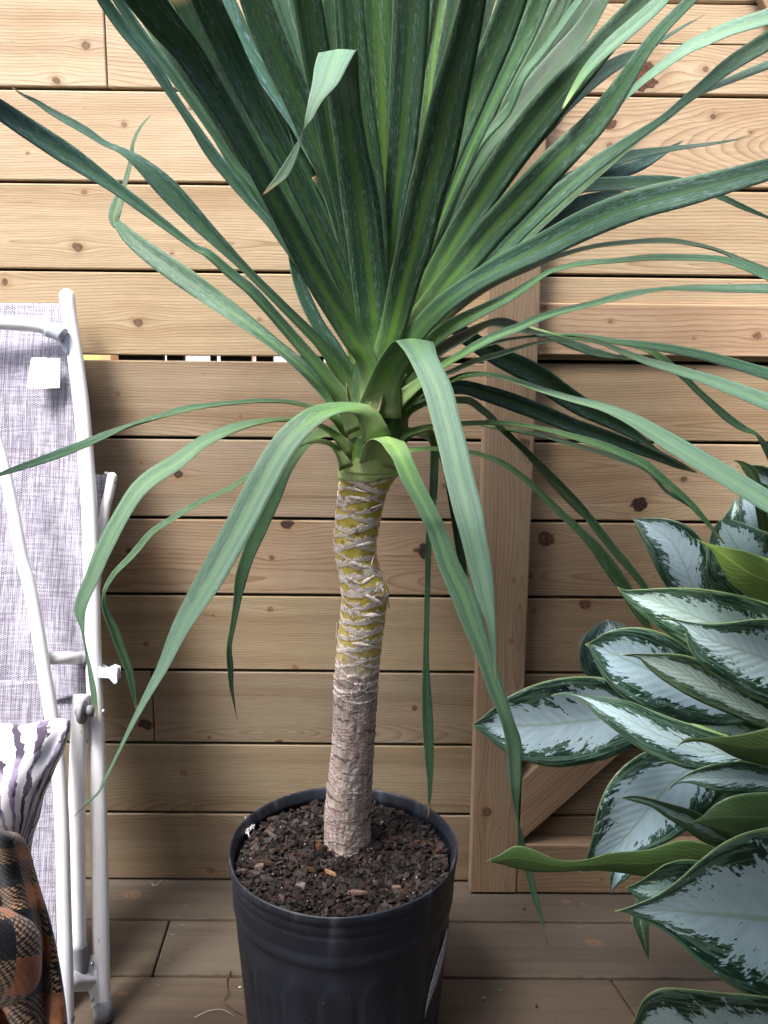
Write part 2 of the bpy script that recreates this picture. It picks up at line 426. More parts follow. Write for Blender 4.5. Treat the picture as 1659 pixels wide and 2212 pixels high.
def blanket_mat():
    s = NT('plaid_wool')
    uv = s.sep(s.uv()); U, V = uv[0], uv[1]     # units of one check
    n = s.noise(s.comb(s.mul(U, 30), s.mul(V, 30)), 1, 3)
    def band(c):
        f = s.math('FRACT', c)
        return f
    fu, fv = band(s.add(U, s.mul(s.sub(n, 0.5), 0.02))), band(s.add(V, s.mul(s.sub(n, 0.5), 0.02)))
    bu = s.ramp(fu, 0.49, 0.51); bv = s.ramp(fv, 0.49, 0.51)
    # twill speckle where rust and black threads cross
    nn = s.noise(s.comb(s.mul(U, 12), s.mul(V, 12)), 1, 3)
    sp = s.math('MULTIPLY', s.math('SINE', s.add(s.mul(s.add(U, s.mul(V, 0.4)), 2*math.pi*11), s.mul(nn, 5))), s.math('SINE', s.add(s.mul(V, 2*math.pi*13), s.mul(nn, 4))))
    sn = s.noise(s.comb(s.mul(U, 45), s.mul(V, 45)), 1, 1)
    spk = s.mix(s.ramp(s.add(sp, s.mul(s.sub(sn, 0.5), 1.6)), 0.0, 0.3), (0.022, 0.014, 0.014), (0.40, 0.25, 0.13))
    both = s.mul(bu, bv)
    neither = s.mul(s.sub(1.0, bu), s.sub(1.0, bv))
    col = s.mix(both, spk, (0.40, 0.145, 0.055))
    col = s.mix(neither, col, (0.006, 0.006, 0.009))
    n2 = s.noise(s.comb(s.mul(U, 90), s.mul(V, 90)), 1, 2)
    g = s.ramp(n2, 0.3, 0.7, 0.8, 1.15); col = s.mix(1.0, col, s.comb(g, g, g), 'MULTIPLY')
    return s.bsdf(col, 0.95, 0.1, bump=s.add(n2, s.mul(sp, 0.4)), bstr=0.6, bdist=0.0015, sheen=0.3)
M['blanket'] = blanket_mat()

def pot_mat():
    s = NT('black_nursery_plastic'); tc = s.n('ShaderNodeTexCoord').outputs['Object']
    z = s.sep(tc)
    n = s.noise(tc, 9, 4, 0.6)
    sm = s.noise(s.comb(s.mul(z[0], 40), s.mul(z[1], 40), s.mul(z[2], 5)), 1, 3, 0.6)
    col = s.mix(s.ramp(n, 0.35, 0.7), (0.010, 0.013, 0.020), (0.020, 0.025, 0.038))
    dust = s.mul(s.ramp(sm, 0.5, 0.72), s.ramp(z[2], 0.22, 0.29, 0.25, 1.0))
    col = s.mix(s.mul(dust, 0.55), col, (0.09, 0.10, 0.125))
    sp = s.noise(tc, 160, 1)
    col = s.mix(s.ramp(sp, 0.79, 0.8, 0, 0.8), col, (0.4, 0.4, 0.42))
    return s.bsdf(col, s.ramp(n, 0.3, 0.7, 0.42, 0.6), 0.5, bump=s.noise(tc, 60, 3), bstr=0.12, bdist=0.002)
M['pot'] = pot_mat()

def vc_mat(name, rough=0.85, bump=0.5, bscale=300):
    s = NT(name); a = s.attr('tone', 'GEOMETRY').outputs['Color']; tc = s.n('ShaderNodeTexCoord').outputs['Object']
    n = s.noise(tc, bscale, 3, 0.6); g = s.ramp(n, 0.3, 0.7, 0.65, 1.25)
    col = s.mix(1.0, a, s.comb(g, g, g), 'MULTIPLY')
    return s.bsdf(col, rough, 0.3, bump=n, bstr=bump, bdist=0.002)
M['mulch'] = vc_mat('bark_chips', 0.68)

def trunk_mat():
    s = NT('trunk_bark'); uv = s.sep(s.uv()); A, Z = uv[0], uv[1]      # A turns 0..1, Z metres
    tn = s.sep(s.attr('tone', 'GEOMETRY').outputs['Color']); ring, hk, hs = tn[0], tn[1], tn[2]
    fibre = s.noise(s.comb(s.mul(A, 150), s.mul(Z, 22)), 1, 4, 0.65)
    blot = s.noise(s.comb(s.mul(A, 12), s.mul(Z, 28)), 1, 3, 0.6)
    blot2 = s.noise(s.comb(s.mul(A, 9), s.mul(Z, 60), 4.0), 1, 3, 0.6)
    yel = s.mix(s.ramp(blot, 0.35, 0.7), (0.62, 0.50, 0.07), (0.76, 0.64, 0.16))
    yel = s.mix(s.ramp(blot2, 0.55, 0.72, 0, 0.85), yel, (0.24, 0.09, 0.03))
    vs = s.noise(s.comb(s.mul(A, 240), s.mul(Z, 30), 8.0), 1, 2)
    yel = s.mix(s.ramp(vs, 0.6, 0.7, 0, 0.5), yel, (0.52, 0.44, 0.22))
    bark = s.mix(s.ramp(fibre, 0.35, 0.62), (0.34, 0.255, 0.215), (0.62, 0.52, 0.46))
    bark = s.mix(s.ramp(blot, 0.5, 0.68, 0, 0.65), bark, (0.70, 0.63, 0.59))
    bark = s.mix(s.ramp(blot2, 0.60, 0.74, 0, 0.5), bark, (0.22, 0.13, 0.10))
    hl = s.noise(s.comb(s.mul(A, 6), s.mul(Z, 230), 12.0), 1, 4, 0.65)
    bark = s.mix(s.ramp(hl, 0.56, 0.63, 0, 0.8), bark, (0.17, 0.105, 0.09))
    vl = s.noise(s.comb(s.mul(A, 45), s.mul(Z, 9), 15.0), 1, 3, 0.6)
    bark = s.mix(s.ramp(vl, 0.62, 0.69, 0, 0.5), bark, (0.16, 0.09, 0.06))
    bark = s.mix(s.ramp(ring, 0.25, 0.75, 0, 0.9), bark, (0.075, 0.045, 0.04))
    yel = s.mix(s.ramp(ring, 0.6, 0.95, 0, 0.75), yel, (0.17, 0.07, 0.04))
    zz = s.add(Z, s.add(s.mul(s.sub(blot, 0.5), 0.10), s.mul(s.sub(blot2, 0.5), 0.05)))
    old = s.ramp(zz, 0.625, 0.555)
    col = s.mix(old, yel, bark)
    hn = s.noise(s.comb(s.mul(A, 55), s.mul(Z, 170), 2.0), 1, 4, 0.7)
    hn2 = s.noise(s.comb(s.mul(A, 14), s.mul(Z, 60), 6.0), 1, 3, 0.6)
    hc = s.mix(s.ramp(hn, 0.35, 0.65), (0.88, 0.74, 0.63), (1.0, 0.95, 0.86))
    hc = s.mix(s.ramp(s.add(hn2, s.mul(s.sub(hs, 0.5), 0.25)), 0.58, 0.68, 0, 0.75), hc, (0.38, 0.17, 0.12))
    col = s.mix(s.ramp(s.add(hk, s.mul(s.sub(hn, 0.5), 0.25)), 0.28, 0.40), col, hc)
    col = s.mix(s.mul(s.ramp(hk, 0.08, 0.28), s.ramp(hk, 0.5, 0.32)), col, (0.13, 0.06, 0.035))
    col = s.mix(s.ramp(Z, 0.850, 0.856), col, s.mix(s.ramp(Z, 0.86, 0.90), (0.80, 0.92, 0.50), (0.42, 0.68, 0.20)))
    h = s.sub(s.add(fibre, s.mul(blot2, 0.6)), s.mul(s.mul(s.ramp(hl, 0.58, 0.68), old), 0.5))
    return s.bsdf(col, s.ramp(s.math('MAXIMUM', old, hk), 0.2, 0.6, 0.5, 0.9), 0.35, bump=h, bstr=0.28, bdist=0.0012)
M['trunk'] = trunk_mat()
def husk_mat():
    s = NT('papery_husk'); uv = s.sep(s.uv())
    seed = s.attr('seed').outputs['Fac']
    n = s.noise(s.comb(s.mul(uv[0], 60), s.mul(uv[1], 2.0), seed), 1, 4, 0.7)
    n2 = s.noise(s.comb(s.mul(uv[0], 9), s.mul(uv[1], 1.0), s.add(seed, 3)), 1, 3)
    col = s.mix(s.ramp(n, 0.35, 0.65), (0.82, 0.70, 0.61), (0.98, 0.92, 0.84))
    col = s.mix(s.ramp(n2, 0.52, 0.66, 0, 0.75), col, (0.30, 0.15, 0.11))
    col = s.mix(s.ramp(uv[1], 0.15, 0.0, 0, 0.8), col, (0.22, 0.10, 0.07))
    return s.bsdf(col, 0.85, 0.2, bump=n, bstr=0.5, bdist=0.0008, transl=(0.5, 0.4, 0.33), tfac=0.1)
M['husk'] = husk_mat()
# ================================================================== SETTING
# ---- wooden pieces: boxes with uv in metres (along the grain, across it)
FARK = (90.0, 90.0, 0.001)
_seed = [0.0]
def plank(name, parent, mat, o, A, B, C, la, lb, lc, knots=(), tint=None, tc=None, freq=1.0, kcol=(0.17, 0.095, 0.055), lab=None, cuts=None, bev=0.0022):
    """box from corner o along unit vectors A (grain), B (across the face), C (thickness, away from the face)"""
    A, B, C = Vector(A), Vector(B), Vector(C); o = Vector(o)
    n = max(1, int(la/0.25)); V, F, U = [], [], []
    s0 = o.dot(A); t0 = o.dot(B)
    for i in range(n+1):
        s = la*i/n
        sb = (cuts[0] if i == 0 else 0, cuts[1] if i == n else 0) if cuts else (0, 0)
        for (b, c) in ((0, 0), (1, 0), (1, 1), (0, 1)):
            ss = s + (sb[0] if i == 0 else sb[1])*b
            V.append(o + A*ss + B*(lb*b) + C*(lc*c)); U.append((s0+ss, t0+lb*b+lc*c*(1 if b else -1)))
    for i in range(n):
        for k in range(4):
            a, b = i*4+k, i*4+(k+1) % 4; F.append((a, b, b+4, a+4))
    F.append((3, 2, 1, 0)); m = n*4; F.append((m, m+1, m+2, m+3))
    # outward normals
    if A.cross(B).dot(C) > 0: F = [tuple(reversed(f)) for f in F]
    ob = mesh_obj(name, V, F, mat, parent, uvs=U, smooth=False)
    ob.data.validate()
    bevel(ob, bev, 2)
    _seed[0] += 1.37
    ob['seed'] = _seed[0]
    ob['tc'] = float(tc) if tc is not None else t0 + lb*random.uniform(-0.4, 1.4)
    ob['freq'] = freq*random.uniform(0.8, 1.15)
    if tint is None:
        g = random.uniform(0.86, 1.06); r = random.uniform(-0.03, 0.04)
        tint = (g*(1+r), g, g*(1-r))
    ob['tint'] = tint; ob['kcol'] = kcol
    for i in range(4):
        ob['k%d' % i] = tuple(knots[i]) if i < len(knots) else (FARK[0]+i, FARK[1], FARK[2])
    if lab: ob['label'] = lab
    return ob

S_, H0 = 0.0977*1.484, 0.997+0.4026*1.484
corr = [-.2, 2.2, -1.5, -1, -3.0, 1.3, .7, 2.6, -.2, -1.9, -.5]
gz = [H0 - k*S_ + corr[k]/1226.0 for k in range(11)]
GAP = 0.0052
XL, XR = -1.6, 1.75
x_end = at(1044, 1100, 0).x           # right end of the left run of boards
def K(x, y, r, Y=0.0):                # knot from a sight line: (s, t, radius m)
    P = at(x, y, Y); return (P.x, P.z, r/1226.0)

fence = empty('wooden_fence', (XL, 0.01, 0), 'tall fence of wide horizontal cedar boards behind the potted palm and folded chair', 'fence')
top = [(gz[0]+0.14, gz[0])] + [(gz[i], gz[i+1]) for i in range(10)] + [(gz[10], 0.0)]
top.insert(0, (gz[0]+0.145+0.14, gz[0]+0.145))
lk = {1: [], 2: [K(186, 98, 7), K(122, 172, 8)], 3: [K(268, 268, 5), K(412, 232, 5), K(60, 330, 3)], 4: [K(166, 533, 9), K(182, 415, 5), K(371, 547, 4), K(655, 404, 6)],
      5: [K(300, 695, 9), K(10, 607, 9), K(560, 690, 4)], 6: [K(255, 852, 4), K(520, 900, 4)], 7: [K(385, 1024, 9), K(305, 1000, 3), K(960, 1050, 4)], 8: [K(622, 1131, 12), K(278, 1190, 8), K(587, 1204, 6), K(915, 1190, 15)],
      9: [K(316, 1391, 6), K(585, 1313, 7), K(461, 1330, 5), K(638, 1441, 6)], 10: [K(315, 1565, 14), K(452, 1593, 5), K(603, 1604, 8), K(895, 1530, 7)],
      11: [K(398, 1668, 7), K(330, 1660, 2)], 12: [K(455, 1880, 8), K(975, 1800, 3)]}
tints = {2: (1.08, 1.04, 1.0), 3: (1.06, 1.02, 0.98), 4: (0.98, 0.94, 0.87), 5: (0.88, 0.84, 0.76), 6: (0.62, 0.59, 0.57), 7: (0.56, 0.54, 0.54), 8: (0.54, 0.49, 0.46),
         9: (0.52, 0.505, 0.46), 10: (0.42, 0.415, 0.41), 11: (0.45, 0.445, 0.42), 12: (0.44, 0.425, 0.41)}  # board tones; shade towards the bottom is put into the lower rows
darkk = (0.05, 0.03, 0.022)
tcs = {9: gz[8]-0.075, 3: gz[2]-0.2, 8: gz[7]+0.03}
for i, (zt, zb) in enumerate(top):
    zt2 = zt - GAP/2; zb2 = zb + GAP/2
    if i == 6: zt2 -= 0.0028
    if i == 5: zb2 += 0.001
    if i == 12: zb2 = 0.004
    segs = [(XL, x_end)]
    if i == 2: xs = at(228, 98, 0).x; segs = [(XL, xs-0.0008), (xs+0.0008, x_end)]
    if i == 10: xs = at(331, 1530, 0).x; segs = [(XL, xs-0.0008), (xs+0.0008, x_end)]
    if i == 4: xs = at(663, 480, 0).x; segs = [(XL, xs-0.0008), (xs+0.0008, x_end)]
    for j, (xa, xb) in enumerate(segs):
        kn = lk.get(i, [])
        dy = random.uniform(-0.001, 0.001)
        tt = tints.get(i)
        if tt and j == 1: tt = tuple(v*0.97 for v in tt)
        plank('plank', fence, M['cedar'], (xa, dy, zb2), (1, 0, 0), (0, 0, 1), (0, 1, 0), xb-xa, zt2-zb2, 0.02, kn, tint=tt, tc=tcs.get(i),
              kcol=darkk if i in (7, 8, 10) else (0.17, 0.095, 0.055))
# backing strips behind each gap (open at the wide gap beside the chair), and rear posts
for k in range(11):
    z = gz[k]
    if k == 4:
        spans = [(XL, 180), (262, 358), (365, 402), (458, 470), (480, 545), (556, 592), (622, 700), (712, 1044)]
        for a, b in spans:
            xa = a if a < 0 else at(a, 770, 0.04).x; xb = at(b, 770, 0.04).x
            ob = plank('backing_strip', fence, M['deck'], (xa, 0.021, z-0.05), (1, 0, 0), (0, 0, 1), (0, 1, 0), xb-xa, 0.1, 0.018, tint=(0.25, 0.2, 0.17) if a in (180, 262) else (0.1, 0.1, 0.11))
    else:
        plank('backing_strip', fence, M['deck'], (XL, 0.0215, z-0.03), (1, 0, 0), (0, 0, 1), (0, 1, 0), XR-XL, 0.06, 0.018, tint=(0.07, 0.06, 0.05))
plank('backing_strip', fence, M['deck'], (x_end, 0.0215, gz[4]-0.05), (1, 0, 0), (0, 0, 1), (0, 1, 0), XR-x_end, 0.1, 0.018, tint=(0.06, 0.05, 0.05))

# ---- gate on the right: boards, stile, rails, braces
gate = empty('wooden_gate', (x_end+0.05, 0.0, 0), 'wooden gate right of the palm with a tall post and a low diagonal brace', 'gate')
pxl = at(1053, 640, -0.038).x + 0.001; pxr = at(1168, 620, -0.038).x
gx0 = x_end + 0.006
rk = {2: [K(1386, 158, 30), K(1524, 148, 6), K(1533, 66, 4)], 3: [K(1321, 268, 10), K(1318, 315, 6), K(1540, 250, 7), K(1621, 285, 4)], 4: [K(1141, 352, 14)],
      5: [K(1180, 663, 5)], 6: [K(1500, 800, 5)], 7: [K(1380, 1088, 16), K(1418, 1032, 6), K(1478, 1035, 6)], 8: [K(1180, 1164, 15), K(1144, 1242, 7)],
      9: [K(1265, 1305, 11), K(1152, 1320, 5)], 10: [K(1200, 1540, 6)], 11: [], 12: []}
rt = {2: (1.06, 1.0, 0.95), 3: (1.06, 0.98, 0.93), 4: (1.0, 0.95, 0.88), 5: (1.0, 0.95, 0.89), 6: (0.78, 0.72, 0.65), 7: (0.84, 0.79, 0.73), 8: (0.62, 0.56, 0.51), 9: (0.56, 0.50, 0.44), 10: (0.50, 0.46, 0.42), 11: (0.48, 0.44, 0.40), 12: (0.48, 0.43, 0.39)}  # gate board tones, lower rows darkened to carry the shade
rtc = {4: gz[3]+0.02, 6: gz[5]+0.03, 8: gz[7]+0.04, 9: gz[8]+0.06}
for i, (zt, zb) in enumerate(top):
    zt2 = zt - GAP/2 - (0.001 if i in (4, 6) else 0); zb2 = max(zb + GAP/2, 0.006)
    if i == 2:
        zs = at(1400, 94, 0).z
        plank('plank', gate, M['cedar'], (gx0, 0, zs+0.0006), (1, 0, 0), (0, 0, 1), (0, 1, 0), XR-gx0, zt2-zs-0.0006, 0.02, [K(1533, 66, 4)], tint=(1.1, 1.04, 0.97), bev=0.0008)
        zt2 = zs-0.0006
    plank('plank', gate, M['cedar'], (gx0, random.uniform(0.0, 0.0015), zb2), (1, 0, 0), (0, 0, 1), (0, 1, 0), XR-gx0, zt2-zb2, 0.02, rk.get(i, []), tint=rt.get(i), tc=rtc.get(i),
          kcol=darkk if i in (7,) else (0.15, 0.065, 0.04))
FT = 0.038
def KP(x, y, r): P = at(x, y, -FT); return (P.z, P.x, r/1250.0)
post = plank('post', gate, M['frame'], (pxl, -FT, 0.004), (0, 0, 1), (1, 0, 0), (0, 1, 0), 2.0, pxr-pxl, FT-0.001, [KP(1050, 1754, 12), KP(1131, 958, 11), KP(1105, 1385, 5), KP(1110, 1255, 4)], tint=(0.62, 0.59, 0.56), tc=(pxl+pxr)/2+0.03)
def rail(yt, yb, kn=(), tint=None, FT=FT):
    zt = at(1400, yt, -FT).z; zb = max(at(1400, yb, -FT).z, 0.004)
    return plank('rail', gate, M['frame'], (pxr+0.0015, -FT+0.001, zb), (1, 0, 0), (0, 0, 1), (0, 1, 0), XR-pxr, zt-zb, FT-0.0025, [K(*k, Y=-FT) for k in kn], tint=tint, freq=0.8)
rail(656, 769, [(1177, 664, 5), (1635, 725, 7), (1320, 694, 4), (1500, 730, 3)], (1.10, 1.02, 0.98), FT=0.010)
rail(1828, 1945, [(1300, 1900, 4)], (0.58, 0.53, 0.47))
# lower diagonal brace
P0 = at(1137, 1826, -FT); P1 = at(1337, 1650, -FT)
A = (P1-P0); A.y = 0; A.normalize(); Bv = Vector((-A.z, 0, A.x))
P0 = Vector((pxr+0.003, -FT, P0.z+0.004))
wd = 0.092; cut = wd*(Bv.x/ A.x)*-1
plank('brace', gate, M['frame'], P0+Vector((0, 0.0008, 0)), A, Bv, (0, 1, 0), 0.78, wd, FT-0.002, [], tint=(0.66, 0.61, 0.55), cuts=(cut, 0))
Q1 = at(1643, -6, -0.02); A2 = Vector((0.54, 0, -0.84)).normalized(); B2 = Vector((-A2.z, 0, A2.x))
plank('brace', gate, M['frame'], Q1 - A2*0.35, A2, B2, (0, 1, 0), 0.88, 0.092, 0.018, [], tint=(0.8, 0.72, 0.66))

# ---- deck: joists (structure) with its boards as parts
V, F = [], []
def box_data(V, F, a, b):
    n = len(V); 
    for z in (a[2], b[2]):
        for (x, y) in ((a[0], a[1]), (b[0], a[1]), (b[0], b[1]), (a[0], b[1])): V.append(Vector((x, y, z)))
    for f in ((0, 3, 2, 1), (4, 5, 6, 7), (0, 1, 5, 4), (1, 2, 6, 5), (2, 3, 7, 6), (3, 0, 4, 7)): F.append(tuple(i+n for i in f))
for i in range(11):
    x = -2.0+i*0.4; box_data(V, F, (x, -2.7, -0.17), (x+0.038, 0.3, -0.0262))
deck = mesh_obj('deck', V, F, M['dark'], None, smooth=False); tag(deck, kind='structure')
y = -0.1156; edges = [(-0.1156+0.002, 0.028)]
dk = {0: [K(0, 0, 0)], }
def KD(x, y, r): P = atz(x, y, 0.0); return (P.x, P.y, r/1250.0)
dkn = [[KD(283, 1933, 11), KD(1225, 1950, 5)], [KD(575, 2080, 5), KD(1280, 2030, 8)], [KD(270, 2135, 6), KD(1500, 2150, 6)]]
for i in range(18):
    ya, yb = (-0.1156-0.1423*i+0.002, (0.028 if i == 0 else -0.1156-0.1423*(i-1)-0.002))
    kn = dkn[i] if i < 3 else [(random.uniform(-1, 1), random.uniform(ya, yb), 0.007)]
    segs = [(-2.0, 2.2, None)]
    dt = [(0.92, 0.92, 0.92), (0.98, 0.97, 0.97), (0.90, 0.88, 0.86)]
    if i == 1:      # mitred joint left of the pot
        pa = atz(366, 1988, 0).x; pb = atz(330, 2104, 0).x; sl_ = (pa-pb)
        o1 = plank('deck_board', deck, M['deck'], (-2.0, ya, -0.026), (1, 0, 0), (0, 1, 0), (0, 0, 1), pb+2.0-0.001, yb-ya, 0.026, kn, tint=(0.84, 0.80, 0.74), cuts=(0, sl_), bev=0.004)
        o2 = plank('deck_board', deck, M['deck'], (pb+0.001, ya, -0.026), (1, 0, 0), (0, 1, 0), (0, 0, 1), 2.2-pb, yb-ya, 0.026, kn, tint=(1.02, 1.02, 1.03), cuts=(sl_, 0), bev=0.004)
        continue
    if i == 2:      # joint on the right
        pa = atz(1360, 2118, 0).x
        plank('deck_board', deck, M['deck'], (-2.0, ya, -0.026), (1, 0, 0), (0, 1, 0), (0, 0, 1), pa+2.0-0.001, yb-ya, 0.026, kn, tint=(0.94, 0.88, 0.82), cuts=(0, -0.03), bev=0.004)
        plank('deck_board', deck, M['deck'], (pa+0.001, ya, -0.026), (1, 0, 0), (0, 1, 0), (0, 0, 1), 2.2-pa, yb-ya, 0.026, [], tint=(0.84, 0.78, 0.72), cuts=(-0.03, 0), bev=0.004)
        continue
    plank('deck_board', deck, M['deck'], (-2.0, ya, -0.026), (1, 0, 0), (0, 1, 0), (0, 0, 1), 4.2, yb-ya, 0.026, kn, tint=dt[i] if i < 3 else None, bev=0.004)
# screws in the deck
def screw(x, y):
    P = atz(x, y, 0.0); V, F = [], []
    for k in range(12): V.append(P+Vector((0.0038*math.cos(k*math.pi/6), 0.0038*math.sin(k*math.pi/6), 0.0006)))
    for k in range(12): V.append(P+Vector((0.0020*math.cos(k*math.pi/6), 0.0020*math.sin(k*math.pi/6), -0.001)))
    F += [(k, (k+1) % 12, 12+(k+1) % 12, 12+k) for k in range(12)]; F.append(tuple(range(12, 24)))
    mesh_obj('screw', V, F, M['screw'], deck, smooth=False)
for p in ((401, 1958), (393, 2001), (362, 2077), (339, 2131), (372, 2021), (1260, 1955), (1250, 2005)): screw(*p)

# ---- ground under and around, added shade walls out of view, neighbour's side of the fence
gm = simple('yard_ground', (0.09, 0.085, 0.06), 0.95, 0.1, nscale=3, namt=0.3)
g = mesh_obj('ground', [(-60, -60, -0.3), (60, -60, -0.3), (60, 60, -0.3), (-60, 60, -0.3)], [(0, 1, 2, 3)], gm, smooth=False); tag(g, kind='structure')
hm = simple('shade_wall_brown', (0.10, 0.085, 0.078), 0.9, 0.2, nscale=12, namt=0.2)
V, F = [], []
box_data(V, F, (-1.3, -3.2, -0.3), (2.5, -2.95, 2.35)); box_data(V, F, (-1.3, -3.2, 2.3501), (2.5, -1.22, 2.45)); box_data(V, F, (2.501, -3.2, -0.3), (2.6, 0.3, 2.35)); box_data(V, F, (-2.6, -3.2, -0.3), (-2.501, 0.3, 2.2))  # unseen walls, porch roof and side screens, added to shade the lower fence
hw = mesh_obj('added_shade_walls', V, F, hm, smooth=False); tag(hw, kind='structure')

def noisy(name, c1, c2, sc):
    s = NT(name); tc = s.n('ShaderNodeTexCoord').outputs['Object']; n = s.noise(tc, sc, 3, 0.6)
    return s.bsdf(s.mix(s.ramp(n, 0.4, 0.6), c1, c2), 0.9, 0.2)
V, F = [], []
box_data(V, F, (-1.9, 1.2, -0.3), (-0.86, 1.45, 2.6))
hd = mesh_obj('garden_hedge', V, F, noisy('hedge_leaf', (0.50, 0.55, 0.18), (0.75, 0.40, 0.20), 30), smooth=False)
tag(hd, 'sunlit yellow green hedge glimpsed through the wide fence gap beside the chair', 'hedge')
V, F = [], []
box_data(V, F, (-0.80, 1.2, -0.3), (1.4, 1.3, 2.6))
nb = mesh_obj('neighbour_wall', V, F, noisy('neighbour_paint', (0.82, 0.84, 0.9), (0.62, 0.2, 0.08), 7), smooth=False)
tag(nb, 'white and orange neighbouring wall glimpsed through the narrow fence gap', 'wall')

# ================================================================== POT
PC = atz(741, 1822, 0.30); PY = PC.y
RR = 246/pxm(PC)
pot = empty('nursery_pot', (PC.x, PC.y, 0), 'large black plastic nursery pot full of bark mulch on the deck', 'pot')
def lathe(prof, seg, cx, cy, fn=None, closed=False):
    V, F = [], []
    for i, (r, z) in enumerate(prof):
        for k in range(seg):
            a = 2*math.pi*k/seg; rr, zz = (r, z) if fn is None else fn(i, r, z, a)
            V.append(Vector((cx+rr*math.cos(a), cy+rr*math.sin(a), zz)))
    n = len(prof)
    for i in range(n-1):
        for k in range(seg):
            a, b = i*seg+k, i*seg+(k+1) % seg; F.append((a, b, b+seg, a+seg))
    return V, F
R0 = RR
prof_out = [(R0*0.80, 0.0), (R0*0.835, 0.004), (R0*0.85, 0.014)]
for i in range(1, 40):
    t = i/40; prof_out.append((R0*(0.855+0.095*t), 0.014+(0.218-0.014)*t))
prof_out += [(R0*0.952, 0.2185), (R0*0.968, 0.222), (R0*0.972, 0.226), (R0*0.974, 0.236), (R0*0.970, 0.239), (R0*0.974, 0.242), (R0*0.982, 0.262), (R0*0.984, 0.266),
             (R0*0.978, 0.2685), (R0*0.988, 0.272), (R0*0.992, 0.283), (R0*0.989, 0.2855), (R0*0.999, 0.288), (R0*1.002, 0.293), (R0*1.0, 0.2985), (R0*0.993, 0.3012), (R0*0.984, 0.3)]
prof_in = [(R0*0.975, 0.296), (R0*0.958, 0.287), (R0*0.952, 0.28), (R0*0.955, 0.2795), (R0*0.945, 0.27), (R0*0.93, 0.25), (R0*0.90, 0.17), (R0*0.80, 0.012), (0.001, 0.01)]
NA = 18
def ribs(i, r, z, a):
    if 0.01 < z < 0.214 and r > R0*0.84:
        ph = ((a*NA/(2*math.pi)) % 1.0)-0.5; topz = 0.195-0.055*(abs(ph)*2)**2.6
        d = abs(ph)
        inside = 1/(1+math.exp(-(topz-z)/0.0025))*(1/(1+math.exp((d-0.40)/0.018)))
        r += 0.0018*inside
    # hand-moulded wobble
    r += 0.0012*math.sin(3*a+1.0)+0.0006*math.sin(7*a)
    return r, z
V, F = lathe(prof_out+prof_in, 288, PC.x, PC.y, ribs)
body = mesh_obj('pot_body', V, F, M['pot'], pot)
# torn price label on the right flank
s = NT('torn_label'); uv = s.sep(s.uv()); n = s.noise(s.comb(s.mul(uv[0], 6), s.mul(uv[1], 16)), 1, 3, 0.7)
lm = s.bsdf(s.mix(s.ramp(n, 0.5, 0.6), (0.62, 0.62, 0.68), (0.22, 0.21, 0.24)), 0.6, 0.3)
V, F, U = [], [], []
# (angle offset, z) outline of the torn paper, two quads strips wrapped on the flank
strip = [(-0.03, 0.098, 0), (-0.03, 0.115, 0), (-0.01, 0.132, 0), (0.02, 0.148, 0), (0.06, 0.163, 0), (0.12, 0.180, 0), (0.2, 0.195, 0)]
CAMA = math.atan2(CAM.y-PC.y, CAM.x-PC.x)
for i, (a0, z, _) in enumerate(strip):
    zz = z
    for j in range(4):
        a1 = a0 + (0.03, 0.13, 0.22, 0.26, 0.26, 0.20, 0.10)[i]*j/3
        t = (zz-0.014)/(0.204); r = R0*(0.855+0.095*t)+0.0034
        aa = CAMA + 0.88 + a1
        V.append(Vector((PC.x+r*math.cos(aa), PC.y+r*math.sin(aa), zz+ (j-1.5)*0.004))); U.append((j/3, i/6))
for i in range(len(strip)-1):
    for j in range(3):
        a = i*4+j; F.append((a, a+1, a+5, a+4))
lb = mesh_obj('sticker', V, F, lm, pot, uvs=U); solid(lb, 0.0006); lb['label'] = 'torn white price sticker on the side of the pot'

# mulch
V, F, C = [], [], []
NR, NS = 26, 96; SR = R0*0.925
def soilz(x, y):
    d = math.hypot(x, y)/SR
    return 0.274 + 0.006*d*d + 0.008*(mnoise.noise(Vector((x*14, y*14, 3.1)))) + 0.004*mnoise.noise(Vector((x*50, y*50, 1))) - 0.010*math.exp(-(((x)**2+(y-(-0.02))**2)/0.003))
for i in range(NR+1):
    for k in range(NS):
        r = SR*i/NR + 0.0002; a = 2*math.pi*k/NS; x, y = r*math.cos(a), r*math.sin(a)
        V.append(Vector((PC.x+x, PC.y+y, soilz(x, y)-0.003))); C.append((0.012, 0.008, 0.006))
for i in range(NR):
    for k in range(NS):
        a, b = i*NS+k, i*NS+(k+1) % NS; F.append((a, b, b+NS, a+NS))
rnd = random.Random(3)
cols = [(0.055, 0.03, 0.02), (0.08, 0.043, 0.03), (0.028, 0.018, 0.015), (0.085, 0.05, 0.038), (0.035, 0.026, 0.024), (0.065, 0.05, 0.045), (0.095, 0.078, 0.072), (0.02, 0.014, 0.013), (0.12, 0.095, 0.085)]
